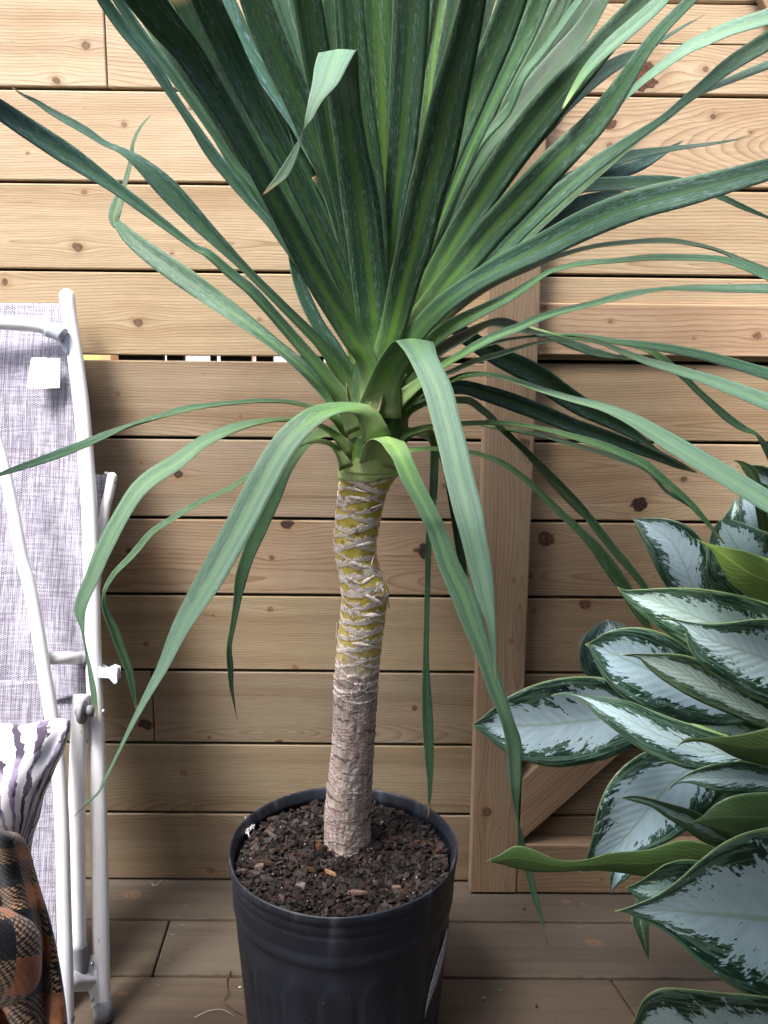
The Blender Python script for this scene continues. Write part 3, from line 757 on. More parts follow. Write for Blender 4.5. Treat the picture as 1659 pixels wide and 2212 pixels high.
def chip(cx, cy, L, W, T, col, lift=0.0, ang=None, tilt=0.5):
    z = soilz(cx, cy)+lift; n = len(V)
    M3 = Matrix.Rotation(rnd.uniform(0, 6.28) if ang is None else ang, 3, 'Z') @ Matrix.Rotation(rnd.gauss(0, tilt), 3, 'X') @ Matrix.Rotation(rnd.gauss(0, tilt*0.8), 3, 'Y')
    m = rnd.choice((5, 6, 7)); pts = []
    for k in range(m):
        a = 2*math.pi*k/m; q = rnd.uniform(0.65, 1.1); pts.append((math.cos(a)*L/2*q, math.sin(a)*W/2*q))
    for sgn in (-1, 1):
        for (px, py) in pts:
            v = Vector((px*(1 if sgn < 0 else 0.88), py*(1 if sgn < 0 else 0.85), sgn*T/2 + px*px*2.0*rnd.uniform(-1, 1))); v = M3 @ v
            V.append(Vector((PC.x+cx, PC.y+cy, z)) + v); C.append(tuple(c*rnd.uniform(0.9, 1.1) for c in col))
    F.append(tuple(n+m+k for k in range(m))); F.append(tuple(n+m-1-k for k in range(m)))
    for k in range(m): F.append((n+k, n+(k+1) % m, n+m+(k+1) % m, n+m+k))
for i in range(3800):
    a = rnd.uniform(0, 6.283); r = SR*0.985*math.sqrt(rnd.random())
    big = rnd.random()
    L = rnd.uniform(0.004, 0.011) if big < 0.6 else rnd.uniform(0.011, 0.024)
    col = rnd.choice(cols); q = rnd.uniform(0.15, 0.62)
    chip(r*math.cos(a), r*math.sin(a), L, L*rnd.uniform(0.3, 0.75), rnd.uniform(0.0012, 0.004), tuple(c*q for c in col), lift=rnd.uniform(-0.003, 0.003), tilt=0.45)
def soil_pt(x, y): P = atz(x, y, 0.272); return P.x-PC.x, P.y-PC.y
for (x, y, L, W, col, ang) in ((712, 1876, 0.034, 0.006, (0.42, 0.25, 0.13), -0.75), (536, 1805, 0.020, 0.016, (0.42, 0.42, 0.45), 0.3), (650, 1920, 0.020, 0.018, (0.30, 0.27, 0.25), 0.2), (690, 1735, 0.010, 0.007, (0.6, 0.6, 0.62), 0.9),
          (770, 1946, 0.034, 0.010, (0.34, 0.22, 0.16), 0.0), (855, 1925, 0.018, 0.008, (0.36, 0.24, 0.16), -0.2), (668, 1880, 0.024, 0.011, (0.13, 0.07, 0.03), -0.6), (687, 1830, 0.022, 0.012, (0.16, 0.055, 0.025), 1.5),
          (560, 1885, 0.018, 0.012, (0.28, 0.21, 0.18), 0.5), (600, 1700, 0.014, 0.008, (0.2, 0.19, 0.19), 0), (525, 1795, 0.022, 0.008, (0.17, 0.11, 0.08), 0.1), (555, 1825, 0.018, 0.008, (0.15, 0.07, 0.045), -1), (585, 1817, 0.022, 0.004, (0.25, 0.2, 0.17), -0.8),
          (635, 1733, 0.010, 0.004, (0.7, 0.7, 0.7), 0.2), (900, 1830, 0.018, 0.008, (0.14, 0.05, 0.03), 0.6), (945, 1850, 0.018, 0.009, (0.13, 0.045, 0.028), 1.1), (575, 1870, 0.026, 0.011, (0.10, 0.045, 0.03), -0.3), (825, 1790, 0.012, 0.004, (0.5, 0.45, 0.42), 1.0)):
    cx, cy = soil_pt(x, y)
    if math.hypot(cx, cy) < SR: chip(cx, cy, L, W, 0.004, tuple(v*(.55 if col[0] < .4 else .8) for v in col), lift=0.004, ang=ang, tilt=0.08)
for i in range(34):       # perlite grains
    a = rnd.uniform(0, 6.283); r = SR*0.98*math.sqrt(rnd.random()); chip(r*math.cos(a), r*math.sin(a), 0.0026, 0.0022, 0.0018, (0.4, 0.4, 0.4), lift=0.003)
for i in range(60):       # crumbs of the clustered fertiliser lump
    cx, cy = soil_pt(536+rnd.gauss(0, 6), 1806+rnd.gauss(0, 7)); chip(cx, cy, 0.0032, 0.003, 0.003, (0.6, 0.6, 0.64), lift=0.007+rnd.uniform(0, 0.003))
mu = mesh_obj('bark_mulch', V, F, M['mulch'], None, smooth=False, cols=C)
tag(mu, 'dark chopped bark mulch with pale flecks filling the black pot', 'mulch', kind='stuff')

# ================================================================== PALM
palm = empty('dracaena_palm', (PC.x, PC.y, 0.26), 'tall potted palm with a ringed trunk and long dark green strap leaves', 'plant')
TP = [(751, 1872, 98), (751, 1835, 99), (751, 1760, 98), (755, 1700, 95), (762, 1620, 90), (766, 1550, 90), (769, 1480, 92), (775, 1410, 95), (781, 1355, 96), (786, 1310, 97), (788, 1275, 102), (779, 1240, 92),
      (769, 1200, 89), (768, 1160, 92), (773, 1125, 97), (779, 1085, 101), (786, 1055, 108), (795, 1030, 120), (797, 1010, 122), (803, 970, 128), (808, 925, 122), (812, 880, 108), (817, 830, 90), (822, 780, 66), (826, 720, 44), (830, 660, 20)]
NRG, NAG = 640, 200
st = catmull([(p[0], p[1], p[2]) for p in TP], NRG)
cen, rad = [], []
for (x, y, wpx) in st:
    P = at(x, y, PY + 0.05*min(1, max(0, (y-1250)/560))); cen.append(P); rad.append(max(wpx, 4)/2/pxm(P))
CAMA = math.atan2(CAM.y-PC.y, CAM.x-PC.x)
zt_, zb_ = at(795, 1024, PY).z, at(779, 1445, PY).z
NB = 64; bands = []
rb = random.Random(21)
for i in range(NB):
    z0 = zt_ - 0.004 - (zt_-zb_)*1.16*(i+0.2)/NB
    bands.append((z0-0.004, CAMA + i*2.39996 + rb.uniform(-.25, .25), rb.uniform(1.7, 2.2), rb.uniform(0.014, 0.021), rb.uniform(0.0045, 0.0075)*(1.2 if 0.36 < i/NB < 0.58 else (1.0 if i/NB < .7 else 1.0-(i/NB-.7)*1.9)), rb.uniform(-.003, .003), rb.random(), i))
V, F, U, C = [], [], [], []
def ringphase(z, a):
    n = mnoise.noise(Vector((math.cos(a)*1.3, math.sin(a)*1.3, z*16)))*0.55
    return z/0.0135 + 0.25*math.sin(2*a + z*90) + n*1.3 + 0.3*mnoise.noise(Vector((math.cos(a)*5, math.sin(a)*5, z*30)))
def husk_val(z, a):
    best, bs, lift = 0.0, 0.5, 0.0
    for (z0, a0, span, sag, wd_, slope, sh, idx) in bands:
        if not (z0-0.012 < z < z0+sag+0.016): continue
        t = ((a-a0+math.pi) % (2*math.pi)-math.pi)/span
        if abs(t) > 1: continue
        j1 = mnoise.noise(Vector((t*9, idx*3.1, 0.3))); j2 = mnoise.noise(Vector((t*34, idx*1.7, 4.4)))
        zc = z0 + sag*t*t + slope*t + 0.0012*j1
        w_ = wd_*(1-abs(t)**2.5)*(0.85+0.7*j1+0.55*j2)
        if w_ < 0.0008: continue
        q = (z-zc)/w_
        if -0.3 < q < 1.0:
            m = min(1, (q+0.3)/0.12)*min(1, (1.0-q)/0.12)
            h = 0.0003+0.0011*max(0, q)
            if m > best: best, bs = m, sh
            lift = max(lift, h*m)
        elif -0.75 < q <= -0.3:
            best = max(best, 0.24*(1-abs(q+0.5)/0.25))
    return best, bs, lift
for i in range(NRG+1):
    z = cen[i].z; low = min(1, max(0, (0.585-z)/0.03)); up = 1 if z > 0.853 else 0
    inh = zb_-0.06 < z < zt_+0.004
    for k in range(NAG):
        a = 2*math.pi*k/NAG; ph = ringphase(z, a); f = ph % 1.0
        d = (0.0016*(f**1.5)*low if not up else 0)
        nz = 0 if up else mnoise.noise(Vector((math.cos(a)*4, math.sin(a)*4, z*50)))*0.0011*(0.2+low)
        nz += 0 if up else mnoise.noise(Vector((math.cos(a)*22, math.sin(a)*22, z*60)))*0.0006*low
        hv, hsd, hl = husk_val(z, a) if inh else (0, 0, 0)
        nz += hl*(1+0.4*mnoise.noise(Vector((a*30, z*300, 0))))
        r = rad[i]+d+nz
        V.append(cen[i]+Vector((math.cos(a)*r, math.sin(a)*r, 0))); U.append((k/NAG, z))
        C.append(((max(0, 1-f*5) if f < 0.2 else max(0, (f-0.84)/0.16))*low, hv, hsd))
for i in range(NRG):
    for k in range(NAG):
        a, b = i*NAG+k, i*NAG+(k+1) % NAG; F.append((a, b, b+NAG, a+NAG))
trunk = mesh_obj('trunk', V, F, M['trunk'], palm, uvs=U, cols=C)
# papery husks: curved rags left where leaves have dropped
def trunk_at(z):
    for i in range(NRG):
        if cen[i].z <= z <= cen[i+1].z or cen[i].z >= z >= cen[i+1].z:
            t = (z-cen[i].z)/((cen[i+1].z-cen[i].z) or 1); return cen[i].lerp(cen[i+1], t), rad[i]*(1-t)+rad[i+1]*t
    return cen[0], rad[0]
# torn flags standing off at the bulge
for (x, y, dx, dy, wv, sd) in ((745, 1245, 34, 18, 16, 1), (780, 1262, 30, -18, 18, 2), (790, 1285, 40, 24, 20, 3), (822, 1262, 14, 34, 10, 4), (757, 1215, 40, 14, 18, 5), (835, 1275, 6, 40, 6, 6), (742, 1305, 24, 34, 16, 7), (770, 1180, 40, -8, 18, 8), (800, 1230, 8, -30, 10, 9),
                              (728, 1345, -2, 40, 6, 10), (760, 1390, 44, 6, 16, 11), (786, 1330, 40, 0, 18, 12), (800, 1100, 30, -12, 14, 13), (752, 1072, 50, 12, 14, 14), (735, 1050, 60, 14, 10, 15)):
    rn2 = random.Random(sd); V, F, U = [], [], []; n = 8
    for i in range(n+1):
        t = i/n; px, py = x+dx*t, y+dy*t; P = at(px, py, PY); c, r = trunk_at(P.z)
        ox = max(-0.97, min(0.97, (P.x-c.x)/(r+0.003))); Yf = c.y - (r+0.0028+0.0022*rn2.random()+0.003*t)*math.sqrt(1-ox*ox)
        ww = wv*0.75*math.sin(math.pi*min(1, t*0.9+0.08))*(0.5+0.8*rn2.random())
        for j in (-1, 0, 1):
            V.append(at(px - dy/50*j*ww*0.35, py + j*ww/2, Yf - 0.0015*(1-abs(j)))); U.append((t, (j+1)/2))
    for i in range(n):
        for j in range(2): a = i*3+j; F.append((a, a+1, a+4, a+3))
    o = mesh_obj('papery_husk', V, F, M['husk'], palm, uvs=U); solid(o, 0.0005); o['seed'] = sd*1.3+60
# ---- strap leaves: each from its own sight lines, its own distance and real width
def pleaf(pts, b0, b1, tint=(1, 1, 1), glow=0.6, curl=0.0, vee=0.085, pw=1.2, pale=0.45, skylit=(0, 0), streak=1.0, dry=1.0, lab=None, n=46, tilt=1.0, wr=0.048, across=7, bend=0.0):
    expl = len(pts[0]) >= 4
    if not expl and (pts[-1][1] < -15 or pts[-1][0] > 1670 or pts[-1][0] < -30) and pts[-1][2] > 8:
        (xa, ya, wa), (xb, yb, wb) = pts[-2], pts[-1]; m = math.hypot(xb-xa, yb-ya) or 1; ux, uy = (xb-xa)/m, (yb-ya)/m
        pts = list(pts); l0 = sum(math.hypot(pts[i+1][0]-pts[i][0], pts[i+1][1]-pts[i][1]) for i in range(len(pts)-1))
        for k_, wk in ((90, .8), (190, .5), (290, .05)): pts.append((xb+ux*k_, yb+uy*k_ + (k_*k_/900 if abs(ux) > .5 else 0), wb*wk))
        b1 = b0 + (b1-b0)*((l0+290)/l0)**pw if False else b1 + (b1-b0)*290/l0*.8
        n += 10
    P = catmull([tuple(p[:4]) if expl else tuple(p[:3]) for p in pts], n)
    offs = None
    if len(pts[0]) == 5: offs = [v[0] for v in catmull([(p[4],) for p in pts], n)]
    mids = [((p[0]+p[2])/2, (p[1]+p[3])/2) if expl else (p[0], p[1]) for p in P]
    L = [0.0]
    for i in range(n): L.append(L[-1]+math.hypot(mids[i+1][0]-mids[i][0], mids[i+1][1]-mids[i][1]))
    V, F, U = [], [], []
    pc = []
    for i in range(n+1):
        t = L[i]/L[-1]
        off = offs[i] if offs else b0 + (b1-b0)*(t**pw)
        Y = PY - off
        if expl: xa, ya, xb, yb = P[i]
        else:
            a, b = mids[max(i-1, 0)], mids[min(i+1, n)]
            tx, ty = b[0]-a[0], b[1]-a[1]; m = math.hypot(tx, ty) or 1; tx /= m; ty /= m
            w = max(P[i][2], 0.8); xa, ya, xb, yb = mids[i][0]+ty*w/2, mids[i][1]-tx*w/2, mids[i][0]-ty*w/2, mids[i][1]+tx*w/2
        A, B = at(xa, ya, Y), at(xb, yb, Y); c = (A+B)/2; half = (A-B)/2; wm = half.length*2
        away = (c-CAM).normalized()
        wreal = wr*min(1, (1-t)*2.6)*min(1, 0.35+t*6)
        up = -((ya-yb)/ (math.hypot(xa-xb, ya-yb) or 1))         # +1 when edge A is the upper one
        if not expl: 
            cc = 0.5*math.sqrt(max(0.0, (0.72*wreal)**2 - wm**2))*up*tilt; half = half + away*cc
        wid = half.length*2
        pc.append(c)
        Tn = (pc[-1]-pc[-2]) if i else Vector((0, 0, 1))
        N = half.cross(Tn); 
        if N.length < 1e-9: N = -away
        N.normalize()
        if N.dot(away) > 0: N = -N                                # towards the viewer
        cu = curl*max(0, 1-t/0.22)
        fl = mnoise.noise(Vector((t*7, L[-1]*0.01, 2.2)))
        for j in range(across):
            u = -1+2*j/(across-1)
            p = c + half*u - N*(vee*wid*(1-abs(u)**1.3)) + away*(cu*u*u*wid*0.6)
            p = p + N*(0.03*wid*fl*abs(u)**3*(1 if u > 0 else -0.7))
            V.append(p); U.append(((u+1)/2, t))
    for i in range(n):
        for j in range(across-1):
            a = i*across+j; F.append((a, a+1, a+across+1, a+across))
    o = mesh_obj('leaf', V, F, M['palm'], palm, uvs=U)
    solid(o, 0.0007)
    o['seed'] = random.uniform(0, 50); o['tint'] = tint; o['glow'] = glow; o['pale'] = pale; o['skylit'] = (skylit[0], skylit[1], 0.0); o['streak'] = streak; o['dry'] = dry; o['len'] = sum((pc[i+1]-pc[i]).length for i in range(n))
    if lab: o['label'] = lab
    return o
DK = (0.75, 0.8, 0.85); BL = (1.3, 1.35, 1.75); GR = (1.7, 1.6, 1.1); PL = (1.7, 1.7, 1.9); YG = (3.6, 3.2, 1.4); N_ = (1, 1, 1)
# left side, outward and drooping
pleaf([(775, 930, 60), (752, 882, 44), (705, 812, 28), (620, 713, 24), (548, 632, 24), (500, 592, 22), (450, 548, 18), (420, 533, 13), (368, 494, 18), (300, 442, 24), (240, 398, 28), (150, 336, 44), (60, 277, 44), (0, 237, 42), (-60, 200, 40)], .05, .30, (1.15, 1.2, 1.35), lab='long strap leaf reaching up to the left edge')
pleaf([(780, 880, 50), (745, 825, 34), (700, 752, 24), (625, 675, 20), (540, 590, 17), (475, 525, 28), (430, 480, 38), (385, 432, 46), (346, 392, 44), (300, 350, 28), (262, 325, 15), (225, 309, 13), (185, 282, 17), (150, 262, 17), (110, 240, 14), (80, 220, 10), (50, 205, 6), (26, 189, 1)], .02, .12, (1.15, 1.2, 1.4))
pleaf([(768, 950, 56), (735, 885, 34), (670, 808, 28), (590, 740, 27), (500, 672, 37), (405, 605, 46), (330, 552, 42), (280, 512, 32), (252, 480, 18)], .02, -.14, (1.0, 1.15, 1.1), dry=0.0, lab='leaf folded back on itself near the left boards')
pleaf([(250, 492, 8), (246, 468, 26), (256, 432, 24), (266, 408, 12), (274, 380, 10), (284, 340, 9), (287, 310, 7), (303, 275, 5), (326, 248, 1)], -.14, -.24, (0.7, 0.75, 0.6), pw=1, pale=0.0)
pleaf([(762, 942, 40), (725, 902, 20), (692, 886, 9), (665, 876, 8), (615, 866, 8), (553, 865, 9), (467, 873, 9), (400, 883, 14), (333, 902, 10), (283, 917, 7), (233, 937, 14), (167, 965, 19), (100, 990, 17), (33, 1013, 12), (-10, 1028, 6), (-45, 1040, 1)], .03, .42, (1.25, 1.35, 1.3), lab='thin leaf crossing in front of the folded chair')
pleaf([(765, 985, 40), (740, 955, 24), (712, 930, 13), (682, 915, 10), (648, 907, 8), (600, 906, 8), (553, 912, 12), (500, 926, 20), (433, 957, 26), (383, 997, 34), (333, 1027, 36), (296, 1060, 36), (268, 1103, 34), (242, 1150, 35), (217, 1202, 34), (197, 1252, 31), (181, 1287, 29), (172, 1320, 26), (178, 1354, 10), (182, 1385, 4), (192, 1435, 8), (200, 1485, 13), (206, 1522, 9), (210, 1555, 1)], .04, .32, (1.3, 1.4, 1.0), skylit=(.55, .2), streak=.6, lab='drooping leaf hanging in front of the white chair rail')
pleaf([(815, 950, 66), (795, 900, 48), (765, 880, 22), (722, 882, 26), (680, 898, 42), (640, 930, 52), (603, 976, 58), (565, 1043, 62), (528, 1115, 62), (490, 1185, 60), (450, 1255, 58), (415, 1312, 46), (385, 1365, 36), (352, 1440, 24), (318, 1502, 16), (280, 1575, 9), (251, 1635, 6), (226, 1685, 6), (213, 1712, 4), (195, 1728, 4), (180, 1742, 2), (160, 1764, .8)], .07, .40, (1.3, 1.4, 1.4), skylit=(.78, .16), streak=1.2, glow=.25, curl=.3, lab='broad pale leaf bending down to the lower left')
pleaf([(748, 1012, 34), (738, 987, 20), (722, 964, 12), (697, 953, 10), (662, 954, 9), (620, 972, 8), (585, 995, 8), (553, 1015, 8), (500, 1053, 9), (433, 1083, 9), (367, 1123, 11), (327, 1150, 12), (300, 1182, 14), (277, 1208, 12), (247, 1238, 10), (229, 1268, 9), (224, 1288, 8), (228, 1318, 14), (247, 1362, 20), (263, 1408, 20), (280, 1452, 17), (288, 1492, 13), (295, 1528, 6), (299, 1550, 1)], .05, .02, (0.9, 0.95, 0.8))
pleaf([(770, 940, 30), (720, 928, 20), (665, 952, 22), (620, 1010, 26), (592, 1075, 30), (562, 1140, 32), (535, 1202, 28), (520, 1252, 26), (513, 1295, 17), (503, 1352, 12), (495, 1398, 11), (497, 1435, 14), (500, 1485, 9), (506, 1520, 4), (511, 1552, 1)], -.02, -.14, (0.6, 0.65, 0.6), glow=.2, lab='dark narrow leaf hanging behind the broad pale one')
# centre: folded leaves facing the viewer
pleaf([(772, 880, 856, 885, .05), (790, 838, 866, 832, .065), (812, 790, 885, 790, .085), (832, 757, 915, 757, .10), (850, 737, 932, 738, .125), (865, 748, 940, 752, .15), (884, 776, 947, 775, .18), (912, 837, 977, 837, .21), (931, 903, 993, 903, .24), (948, 970, 1011, 970, .27), (963, 1037, 1026, 1037, .295), (979, 1103, 1043, 1103, .32), (993, 1152, 1050, 1152, .335), (1010, 1219, 1062, 1219, .35), (1028, 1285, 1068, 1285, .365), (1052, 1352, 1071, 1352, .38), (1064, 1419, 1072, 1419, .39), (1069, 1476, 1070, 1476, .40)], 0, 0, (1.2, 1.3, 1.3), skylit=(.95, .16), streak=.7, glow=.4, n=60, vee=.08, lab='broad pale leaf folded over and hanging right of the trunk')
pleaf([(775, 1000, 860, 1015, .045), (782, 978, 862, 982, .06), (790, 957, 864, 960, .075), (805, 949, 866, 952, .095), (822, 955, 874, 955, .115), (834, 972, 884, 972, .13), (849, 993, 896, 1003, .14), (865, 1033, 918, 1050, .15), (889, 1077, 937, 1087, .155), (912, 1123, 955, 1123, .16), (925, 1152, 968, 1152, .16), (945, 1219, 994, 1219, .165), (972, 1285, 1029, 1285, .17), (999, 1352, 1047, 1352, .175), (1029, 1419, 1068, 1419, .18), (1052, 1485, 1088, 1485, .185), (1080, 1552, 1109, 1552, .19), (1092, 1600, 1126, 1600, .19), (1096, 1646, 1127, 1646, .19), (1102, 1704, 1125, 1704, .19), (1110, 1742, 1121, 1742, .185), (1116, 1773, 1121, 1773, .18), (1118, 1800, 1129, 1800, .175), (1120, 1827, 1135, 1827, .17), (1133, 1881, 1150, 1881, .16), (1148, 1935, 1162, 1935, .155), (1168, 1993, 1175, 1993, .15), (1184, 2041, 1185, 2041, .15)], 0, 0, (1.3, 1.4, 1.2), skylit=(.62, .10), streak=.5, glow=.6, n=70, vee=.12, lab='longest drooping leaf reaching down past the pot on the right')
pleaf([(850, 965, 44), (880, 942, 16), (905, 930, 13), (925, 930, 15), (937, 950, 17), (939, 980, 18), (937, 1040, 18), (934, 1097, 15), (926, 1169, 13), (924, 1252, 12), (922, 1319, 12), (920, 1419, 13), (921, 1485, 19), (923, 1535, 24), (925, 1585, 23), (927, 1635, 20), (929, 1685, 12), (928, 1718, 8), (926, 1752, 3), (924, 1766, .8)], .02, .03, (0.85, 0.9, 0.8), glow=.2, lab='dark narrow leaf hanging straight down behind the trunk')
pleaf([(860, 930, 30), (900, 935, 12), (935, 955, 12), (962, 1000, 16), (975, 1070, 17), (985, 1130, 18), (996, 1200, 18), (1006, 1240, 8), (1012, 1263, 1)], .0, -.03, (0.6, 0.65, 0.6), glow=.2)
# right side, low
pleaf([(850, 800, 30), (900, 690, 26), (940, 678, 26), (985, 708, 32), (1023, 738, 38), (1087, 775, 44), (1150, 806, 50), (1213, 850, 47), (1260, 880, 42), (1306, 902, 36), (1356, 930, 25), (1399, 957, 12), (1423, 975, 6), (1456, 995, 10), (1489, 1013, 8), (1508, 1021, 1)], -.05, -.23, (1.0, 1.1, 1.1), glow=.6, tilt=.2, vee=.12, lab='wide dark leaf running low behind the pale one, upper of two')
pleaf([(830, 925, 60), (868, 885, 46), (915, 850, 36), (992, 836, 30), (1044, 848, 34), (1106, 868, 38), (1173, 893, 36), (1239, 920, 33), (1306, 943, 32), (1373, 967, 26), (1423, 987, 20), (1466, 1007, 12), (1503, 1020, 2)], .02, -.19, (1.0, 1.1, 1.1), glow=.6, vee=.12, tilt=.2)
pleaf([(840, 900, 50), (880, 862, 34), (925, 838, 20), (973, 822, 13), (1002, 811, 12), (1044, 807, 8), (1087, 814, 9), (1129, 827, 10), (1171, 842, 11), (1234, 861, 13), (1306, 880, 18), (1373, 910, 28), (1439, 950, 37), (1506, 990, 41), (1573, 1030, 43), (1659, 1083, 45), (1740, 1130, 42)], .02, .26, (1.3, 1.4, 1.1), skylit=(.9, .25), streak=.4, glow=.6, pw=1.0, lab='light green leaf sweeping to the right edge above the aglaonema')
pleaf([(845, 850, 40), (905, 790, 28), (960, 749, 25), (1002, 726, 22), (1051, 700, 15), (1087, 697, 22), (1129, 709, 18), (1181, 724, 14), (1234, 743, 19), (1290, 762, 17), (1340, 772, 8), (1372, 777, 1)], .0, .0, (0.75, 0.8, 0.8), glow=.3)
pleaf([(840, 855, 20), (905, 800, 14), (985, 770, 10), (1050, 745, 7), (1100, 733, 6), (1146, 727, 5), (1223, 722, 5), (1279, 727, 7), (1313, 735, 11), (1339, 739, 13), (1406, 747, 17), (1473, 758, 19), (1540, 773, 21), (1600, 790, 23), (1659, 808, 25), (1730, 830, 24)], -.02, .10, (1.2, 1.4, 1.4), tilt=.5)
pleaf([(1129, 700, 3), (1156, 710, 4), (1223, 727, 6), (1293, 739, 8), (1339, 757, 11), (1389, 777, 15), (1439, 792, 19), (1506, 812, 23), (1573, 835, 29), (1659, 868, 35), (1740, 898, 34)], .01, .16, (1.3, 1.4, 1.4), skylit=(.7, .2), tilt=.5, pw=1.0)
pleaf([(1300, 733, 4), (1350, 742, 6), (1399, 757, 10), (1426, 772, 17), (1476, 813, 14), (1506, 843, 14), (1539, 873, 16), (1573, 903, 18), (1606, 925, 14), (1633, 937, 7), (1649, 958, 13), (1672, 1000, 18), (1700, 1050, 16)], -.10, -.20, (0.7, 0.75, 0.7), glow=.2, tilt=.3)
pleaf([(835, 885, 44), (895, 835, 24), (960, 787, 15), (1002, 762, 16), (1044, 738, 18), (1087, 719, 18), (1120, 707, 18), (1156, 690, 17), (1206, 673, 14), (1273, 657, 11), (1356, 636, 14), (1423, 625, 6), (1489, 622, 12), (1573, 623, 16), (1659, 623, 20), (1740, 625, 20)], .04, .26, (1.1, 1.25, 1.2), tilt=.6, pw=1.0)
pleaf([(850, 820, 44), (905, 760, 36), (960, 713, 32), (1002, 690, 30), (1044, 669, 24), (1087, 648, 20), (1129, 624, 17), (1171, 595, 12), (1200, 582, 10), (1260, 568, 11), (1330, 563, 10), (1400, 556, 12), (1480, 556, 13), (1560, 560, 14), (1610, 575, 18), (1659, 597, 18), (1730, 625, 20)], .02, .16, (1.15, 1.35, 1.2), glow=.5, tilt=.6, pw=1.0)
pleaf([(850, 790, 34), (905, 735, 18), (960, 690, 15), (1010, 648, 16), (1055, 618, 14), (1100, 595, 14), (1145, 577, 13), (1200, 554, 9), (1280, 532, 8), (1355, 523, 8), (1430, 519, 10), (1480, 523, 8), (1545, 537, 5), (1600, 560, 10), (1659, 586, 16), (1730, 612, 18)], .0, .02, (0.8, 0.85, 0.8), glow=.2)
pleaf([(838, 890, 26), (900, 832, 12), (975, 802, 10), (1023, 781, 12), (1087, 762, 9), (1150, 743, 7), (1200, 736, 4), (1240, 739, 1)], .03, .05, (0.8, 0.9, 0.8))
pleaf([(845, 905, 30), (900, 880, 12), (945, 862, 12), (989, 864, 14), (1015, 866, 15), (1040, 884, 15), (1065, 905, 14), (1087, 930, 11), (1129, 968, 13), (1160, 998, 14), (1206, 1043, 14), (1256, 1098, 17), (1306, 1162, 18), (1339, 1202, 17), (1373, 1242, 15), (1396, 1272, 13), (1425, 1315, 6)], .03, -.02, (1.15, 1.3, 1.0), tilt=.5)
pleaf([(1065, 905, 5), (1106, 942, 7), (1156, 1003, 8), (1206, 1060, 8), (1273, 1125, 9), (1306, 1158, 6)], .0, -.03, (0.8, 0.9, 0.8))
pleaf([(835, 975, 50), (858, 950, 24), (882, 935, 16), (915, 924, 12), (955, 918, 9), (998, 915, 9), (1065, 913, 10), (1129, 918, 9), (1192, 931, 10), (1273, 953, 15), (1339, 977, 17), (1389, 1000, 18), (1423, 1027, 16), (1473, 1070, 14), (1506, 1103, 13), (1539, 1143, 8), (1565, 1175, 3)], .03, .03, (1.3, 1.5, 1.1), tilt=.5)
pleaf([(1040, 920, 4), (1106, 928, 6), (1173, 941, 7), (1239, 960, 8), (1306, 980, 8), (1373, 1003, 8), (1406, 1023, 7), (1439, 1060, 8), (1473, 1080, 10), (1500, 1100, 5)], .0, -.02, (0.9, 1.0, 1.0))
pleaf([(845, 1000, 44), (862, 985, 18), (882, 974, 11), (915, 969, 8), (960, 971, 8), (1011, 976, 9), (1044, 984, 10), (1087, 1001, 12), (1139, 1038, 12), (1173, 1070, 13), (1206, 1103, 15), (1256, 1150, 17), (1290, 1187, 25), (1320, 1228, 30), (1350, 1270, 29), (1376, 1315, 25), (1395, 1345, 18), (1412, 1375, 8)], .05, .03, (0.85, 0.95, 0.7), glow=.3, tilt=.5)
# right fan, rising
pleaf([(835, 850, 50), (868, 765, 46), (905, 712, 44), (955, 660, 44), (1020, 612, 42), (1090, 572, 50), (1180, 528, 58), (1280, 478, 66), (1380, 440, 66), (1480, 415, 62), (1580, 388, 53), (1659, 366, 48), (1750, 340, 40)], .05, .34, (1.1, 1.25, 1.35), glow=.4, curl=.3, tilt=.3, lab='wide leaf sweeping right with a pale midrib')
pleaf([(868, 760, 46), (900, 695, 46), (950, 630, 50), (1000, 572, 56), (1060, 500, 64), (1130, 425, 68), (1205, 345, 64), (1280, 270, 54), (1330, 205, 44), (1385, 120, 30), (1430, 62, 26), (1490, 2, 22), (1530, -35, 16)], .06, .26, (0.95, 1.05, 0.95), glow=.8, curl=.2)
pleaf([(862, 740, 46), (895, 670, 50), (935, 605, 50), (980, 525, 54), (1040, 430, 64), (1110, 325, 72), (1180, 235, 74), (1250, 155, 66), (1325, 70, 54), (1395, -5, 44), (1450, -60, 34)], .045, .18, (0.8, 0.88, 0.8), glow=.7)
pleaf([(1215, 235, 4), (1262, 158, 18), (1310, 105, 28), (1360, 62, 30), (1410, 18, 30), (1470, -40, 20)], .165, .20, (1.5, 1.6, 1.6), skylit=(.3, 0), glow=.2, lab='pale folded edge of a rising leaf')
pleaf([(880, 690, 30), (955, 500, 24), (1005, 390, 26), (1060, 300, 36), (1130, 220, 48), (1205, 130, 48), (1262, 60, 38), (1300, 0, 30), (1335, -45, 16)], .0, .0, (0.55, 0.75, 0.6), vee=.12, streak=.6, glow=.2)
pleaf([(880, 680, 20), (955, 500, 10), (1030, 325, 12), (1095, 245, 14), (1130, 165, 16), (1180, 100, 14), (1240, 15, 14), (1275, -30, 12)], .02, .06, (1.2, 1.4, 1.3), glow=.4)
pleaf([(900, 620, 24), (990, 430, 30), (1060, 310, 34), (1110, 225, 40), (1170, 115, 44), (1220, 45, 42), (1275, -20, 38)], -.04, -.10, (0.6, 0.85, 0.65), vee=.12, streak=.6, glow=.1)
pleaf([(860, 710, 30), (900, 580, 38), (935, 450, 44), (965, 350, 52), (1005, 250, 60), (1045, 155, 64), (1082, 70, 64), (1115, -20, 60)], .03, .12, (1.05, 1.15, 0.95), glow=1.0)
pleaf([(870, 680, 20), (915, 560, 22), (965, 440, 26), (1030, 290, 32), (1090, 165, 38), (1140, 65, 42), (1180, -30, 42)], .02, .09, (1.0, 1.15, 0.9), glow=.8)
